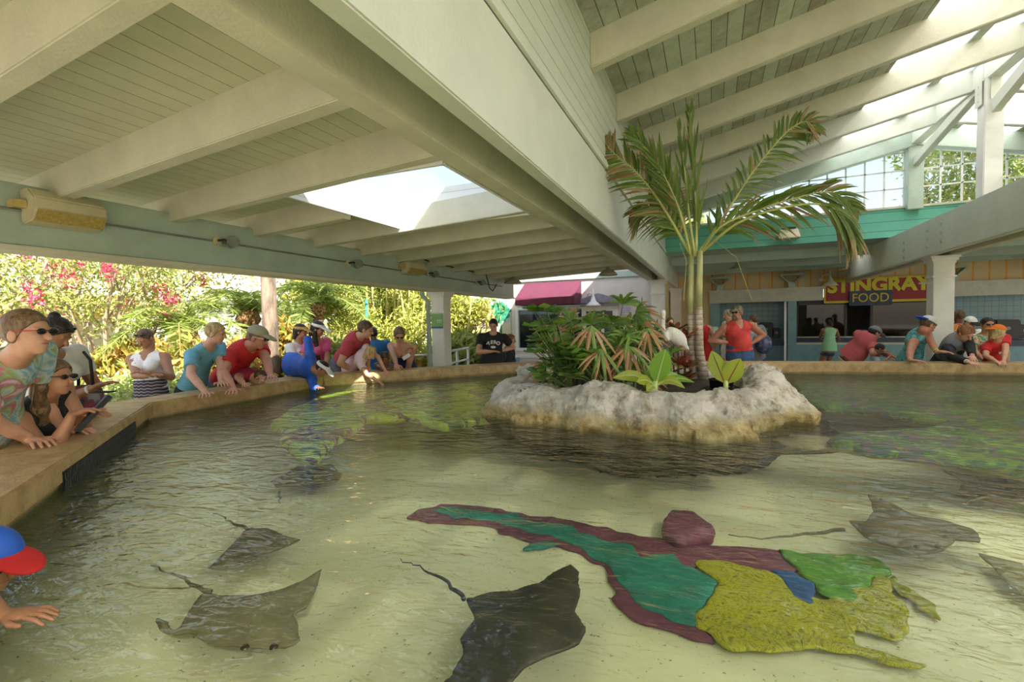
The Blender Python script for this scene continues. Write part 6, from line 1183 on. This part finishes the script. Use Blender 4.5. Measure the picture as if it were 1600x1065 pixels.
handheld('phone', hd(635, 557, 7.45), hd(641, 553, 7.45)-hd(630, 560, 7.45), .06, .13, .01, M_wh, 'white phone in the hand of the woman in the navy dress', 'phone', upv=(.4, -.9, .3))
A16 = person('boy in a black t-shirt with white arched lettering by the mural panel', hd(771, 508, 8.35), hp(767, 8.5), 1.66, -60, [hd(768, 549, 8.15), hd(783, 548, 8.5)], look=Vector((.25, -.9, -.35)), top='tee', topc=T_blk, botc=T_khaki, hair='dark', vox=.009, wide=1.2, shades=None, sk='fair')
P_ = A16
for k, ch in enumerate('AERO'):
    a = 1.5-k; cc = P_['p2']+P_['cr']*a*.058+P_['cf']*(.155-.006*a*a)+P_['sp']*(.012-.010*a*a); text(ch, .085, cc, M_wh, P_['o'], P_['cf']+P_['cr']*a*.12, fat=.004, name='shirt_print', up=P_['sp']+P_['cr']*(-a*.12))
b = MB(); cc = P_['p2']+P_['cf']*.150-P_['sp']*.075; fr3 = Matrix((P_['cr'], P_['sp'], P_['cf'])).transposed(); v = [cc+P_['cr']*math.cos(t)*.045+P_['sp']*math.sin(t)*.022+P_['cf']*z for z in (0, .012) for t in np.linspace(0, 6.28, 17)[:-1]]; b.add(v, [tuple(range(16, 32))]+[(i, (i+1) % 16, 16+(i+1) % 16, 16+i) for i in range(16)]); b.build('shirt_print', M_wh, P_['o'])
A17 = person('seated person in black with ginger hair at the far wall, holding a phone', hd(798, 531, 8.9), hp(794, 9.0), 1.62, 20, [hd(806, 566, 8.7), hd(808, 568, 8.7)], look=X1(0)+Vector((0, 0, -.15)), top='long', topc=T_blk, bot='pants', botc=T_blk, hair='ginger', hs='short', vox=.009, seat=True, wide=1.2)
b = MB(); c = A17['p0']; b.box(c.x-.22, c.x+.22, c.y-.22, c.y+.22, c.z-.17, c.z-.12); sc_ = b.build('chair_seat_top', T_blk); bpy.data.objects.remove(sc_)
wc = empty('black_chair', (c.x, c.y, 0), 'black chair under the seated person in black', 'chair'); b = MB(); b.box(c.x-.23, c.x+.23, c.y-.23, c.y+.23, c.z-.22, c.z-.16); b.build('seat', T_blk, wc, bevel=.01)
bk_ = -A17['f']; q = c+bk_*.25; b = MB(); b.bar(q+A17['cr']*(-.22)+Vector((0, 0, .0)), q+A17['cr']*.22, .03, .28); b.build('backrest', T_blk, wc, bevel=.01)
for sx2 in (-1, 1):
    for sy2 in (-1, 1): b = MB(); b.tube([(c.x+sx2*.2, c.y+sy2*.2, 0), (c.x+sx2*.2, c.y+sy2*.2, c.z-.2)], .014, 6); b.build('leg', M_steel, wc)
handheld('phone', hd(809, 563, 8.6), (0, 0, 1), .07, .11, .01, mat('screen_blue', (.12, .35, .6), .3), 'pale blue phone held by the seated person in black', 'phone', upv=(.38, -.92, 0))
# --- far side, left of centre
A18 = person('person with dark hair whose head shows just right of the white bird', hd(1047, 504, 9.6), hp(1047, 9.7), 1.6, -60, [None, None], top='tee', topc=T_grey, botc=T_grey, hair='brown', hs='short', vox=.011)
A19 = person('person in a bright red tank top mostly hidden behind the palm trunks', hd(1092, 496, 9.3), hp(1098, 9.4), 1.68, 115, [None, None], top='tank', topc=T_red, botc=T_pinkw, hair='brown', hs='short', vox=.010, sk='fair', female=True)
A20 = person('older person with light hair and a leaflet behind the man in the coral tank top', hd(1137, 492, 10.0), hp(1138, 10.2), 1.66, 200, [hd(1113, 521, 9.9), None], look=-X1(10)+Vector((0, 0, -.2)), top='tee', topc=T_white, botc=T_grey, hair='grey', hs='short', vox=.010)
handheld('leaflet', hd(1113, 516, 9.85), X1(0), .16, .26, .004, mat('leaflet_green', (.40, .55, .45), .6, .2, 20), 'pale green leaflet held by the light-haired person', 'leaflet', upv=(.38, -.92, .5))
A21 = person('heavy man in a coral tank top and jeans, hands on hips', hd(1152, 489, 8.75), hp(1156, 8.8), 1.86, -70, [hd(1137, 535, 8.80), hd(1175, 536, 8.80)], look=Vector((-.5, -.85, -.02)), top='tank', topc=T_coral, bot='pants', botc=T_jean, hair='grey', hs='crop', hat=('cap', T_camo, T_camo), vox=.009, wide=1.3, hem=.06, sk='red', elbows=(hd(1116, 520, 8.9)-hd(1140, 510, 8.8), hd(1195, 517, 8.9)-hd(1168, 508, 8.8)), handdir=(X1(0)+Vector((0, 0, -.3)), -X1(0)+Vector((0, 0, -.3))), shades=('on', F_dk))
P_ = A21; A_ = Sdf(); A_.ell(P_['hc']-P_['hu']*.046*P_['H']+P_['hf']*.028*P_['H'], (.030*P_['H'], .022*P_['H'], .020*P_['H']), (P_['hr'], P_['hf'], P_['hu']), .01); npmesh('beard', *A_.mesh(.007), hairm('grey'), P_['o'], True)
A22 = person('person in a grey top half hidden behind the man in the coral tank', hd(1177, 500, 9.6), hp(1183, 9.8), 1.62, 140, [None, None], top='tee', topc=T_grey, bot='shorts', botc=T_blk, hair='brown', vox=.010)
c = hd(1193, 537, 9.55); A_ = Sdf(); A_.ell(c, (.15, .10, .20), None, .03); A_.ell(c+Vector((0, -.08, -.07)), (.10, .06, .08), None, .02); bp = npmesh('backpack', *A_.mesh(.012), patches('pack_print', [(.4, (.02, .03, .08)), (.55, (.05, .07, .16)), (.6, (.15, .15, .2))], 12), None, True, loc=tuple(c)); tag(bp, 'dark blue backpack beside the hip of the man in the coral tank top', 'backpack')
A23 = person('woman in a mint racerback top and denim shorts standing at the food counter', hd(1295, 503, 12.6), hp(1296, 12.55), 1.62, 113, [hd(1283, 529, 13.0), hd(1311, 529, 13.0)], look=D2(113, -10), top='tank', topc=patches('mint_top', [(.4, (.30, .62, .38)), (.6, (.36, .70, .44))], 3), bot='short', botc=T_jean, hair='dark', hs='pony', vox=.011, female=True, sk='mid')
A24 = person('man in a rose-pink polo bending over the far wall', hd(1366, 521, 8.2), hp(1334, 8.4), 1.74, 20, [hd(1386, 556, 8.1), hd(1377, 549, 8.0)], look=X1(0)+Vector((0, 0, -.6)), top='polo', topc=T_polo, bot='shorts', botc=T_khaki, hair='dark', hs='crop', hat=('cap', T_grey, T_grey), vox=.009, wide=1.15, hipz=.95, sk='red')
A25 = person('child in a pale blue top under the man in rose pink', hd(1374, 545, 7.9), hp(1366, 8.2), 1.10, -10, [hd(1388, 559, 7.8), hd(1402, 560, 7.7)], look=X1(-20)+Vector((0, 0, -.8)), top='tee', topc=mat('shirt_ice', (.50, .60, .72), .85), botc=T_blk, hair='dark', vox=.009, sk='mid')
# --- far side, right
A26 = person('man in a turquoise printed tank top and backwards blue and white cap', hd(1449, 508, 7.0), hp(1421, 7.4), 1.86, -40, [wt(1421, 566, TOPZ+.03), wt(1472, 566, TOPZ+.03)], look=X1(0)+Vector((0, 0, -.62)), top='tank', topc=T_turq, bot='shorts', botc=T_navy, hair='brown', hs='crop', hat=('backcap', mat('cap_white', (.7, .7, .72), .8), T_blue), vox=.0075, sk='red', hipz=.93, handdir=(D2(-50), D2(-20)))
band(A26, 0, M_lime)
A27 = person('woman in a black and grey raglan top with reddish hair leaning over the far wall', hd(1508, 521, 6.85), hp(1478, 7.3), 1.74, -55, [wt(1512, 565, TOPZ+.03), wt(1522, 565, TOPZ+.03)], look=Vector((.5, -.7, -.75)), top='long', topc=T_blk, bot='pants', botc=T_blk, hair='ginger', hs='bun', vox=.0075, female=True, wide=1.2, hipz=.9)
A_ = Sdf(); P_ = A27; A_.cap(P_['p0']+P_['sp']*.0, P_['p2'], .19, .20, .03, (P_['cf'], 1.4)); A_.ell(P_['p2']+P_['cf']*.06, (.14, .09, .10), (P_['cr'], P_['cf'], P_['sp']), .03); A_.cap(P_['nb']+P_['sp']*.02, P_['nb']+P_['cf']*.14-P_['sp']*.06, .08, .05, .01, None, None, '-'); npmesh('raglan_front', *A_.mesh(.008), T_grey, P_['o'], True)
band(A27, 1, M_wh)
A28 = person('person in a red and yellow tie-dye t-shirt turned away behind the woman in raglan', hd(1497, 494, 8.9), hp(1489, 8.9), 1.78, 150, [None, None], look=D2(120), top='tee', topc=T_fire, botc=T_grey, hair='brown', hs='crop', vox=.009, sk='brown', wide=1.1)
A29 = person('person in a white t-shirt and black and white cap behind the women on the right', hd(1516, 505, 8.6), hp(1519, 8.7), 1.66, -60, [None, None], look=Vector((.3, -.9, -.4)), top='tee', topc=T_white, botc=T_grey, hair='dark', hs='crop', hat=('cap', M_wh, T_blk), vox=.009, sk='tan', wide=1.1)
A30 = person('woman in sunglasses and a green floral top standing behind the boy in the orange cap', hd(1543, 507, 7.4), hp(1540, 7.55), 1.66, -75, [None, hd(1536, 562, 7.2)], look=Vector((.1, -.95, -.1)), top='tee', topc=T_flor, bot='skirt', botc=T_flor, hair='dark', hs='short', shades=('on', F_dk), vox=.008, female=True, wide=1.2, sk='tan')
A31 = person('boy in a red t-shirt and backwards orange cap leaning on the wall', hd(1560, 519, 6.65), hp(1553, 6.95), 1.36, -68, [wt(1568, 564, TOPZ+.03), wt(1556, 564, TOPZ+.03)], look=X1(-12)+Vector((0, 0, -.15)), top='tee', topc=T_red, botc=T_grey, hair='blond', hs='bob', hat=('backcap', T_or, T_or), vox=.0075, hipz=.84, sk='fair')
P_ = A31; b = MB(); sh_ = [c for c in P_['o'].children if c.name.startswith('shirt')][0]; c0 = P_['p2']-P_['sp']*.01; dd_ = max((Vector(v.co)-c0).dot(P_['cf']) for v in sh_.data.vertices if ((Vector(v.co)-c0)-P_['cf']*(Vector(v.co)-c0).dot(P_['cf'])).length < .05); cc = c0+P_['cf']*(dd_+.002); sw_ = [(-.05, .012), (-.035, -.010), (-.015, -.008), (.06, .030), (-.012, -.024), (-.042, -.028), (-.056, -.008)]; v = [cc+P_['cr']*(-x*1.3)+P_['sp']*y*1.5+P_['cf']*z for z in (0, .012) for x, y in sw_]; k_ = len(sw_); b.add(v, [tuple(range(k_, 2*k_))]+[(i, (i+1) % k_, k_+(i+1) % k_, k_+i) for i in range(k_)]); b.build('shirt_print', M_wh, P_['o'])
A32 = person('child in a blue and red cap reaching out at the bottom left corner', hd(-18, 878, 1.45), (-2.35, .25), 1.25, 30, [hd(-120, 1000, 1.3), hd(86, 1046, 1.22)], look=X1(0)+Vector((0, 0, -.35)), top='tee', topc=T_navy, botc=T_grey, hair='dark', hs='crop', hat=('cap', T_blue, T_red), vox=.005, sk='mid', hipz=.98, sleeve=.9, handdir=(None, X1(10)), elbows=(None, -D2(112)+Vector((0, 0, .2))))
cup = MB(); c = wt(1488+4, 564, TOPZ); cup.lathe([(0, 0), (.04, 0), (.05, .02), (0, .025)], c, 14); tag(cup.build('food_tray', M_wh, smooth=True), 'small white fish-food tray on the wall before the raglan top', 'tray')
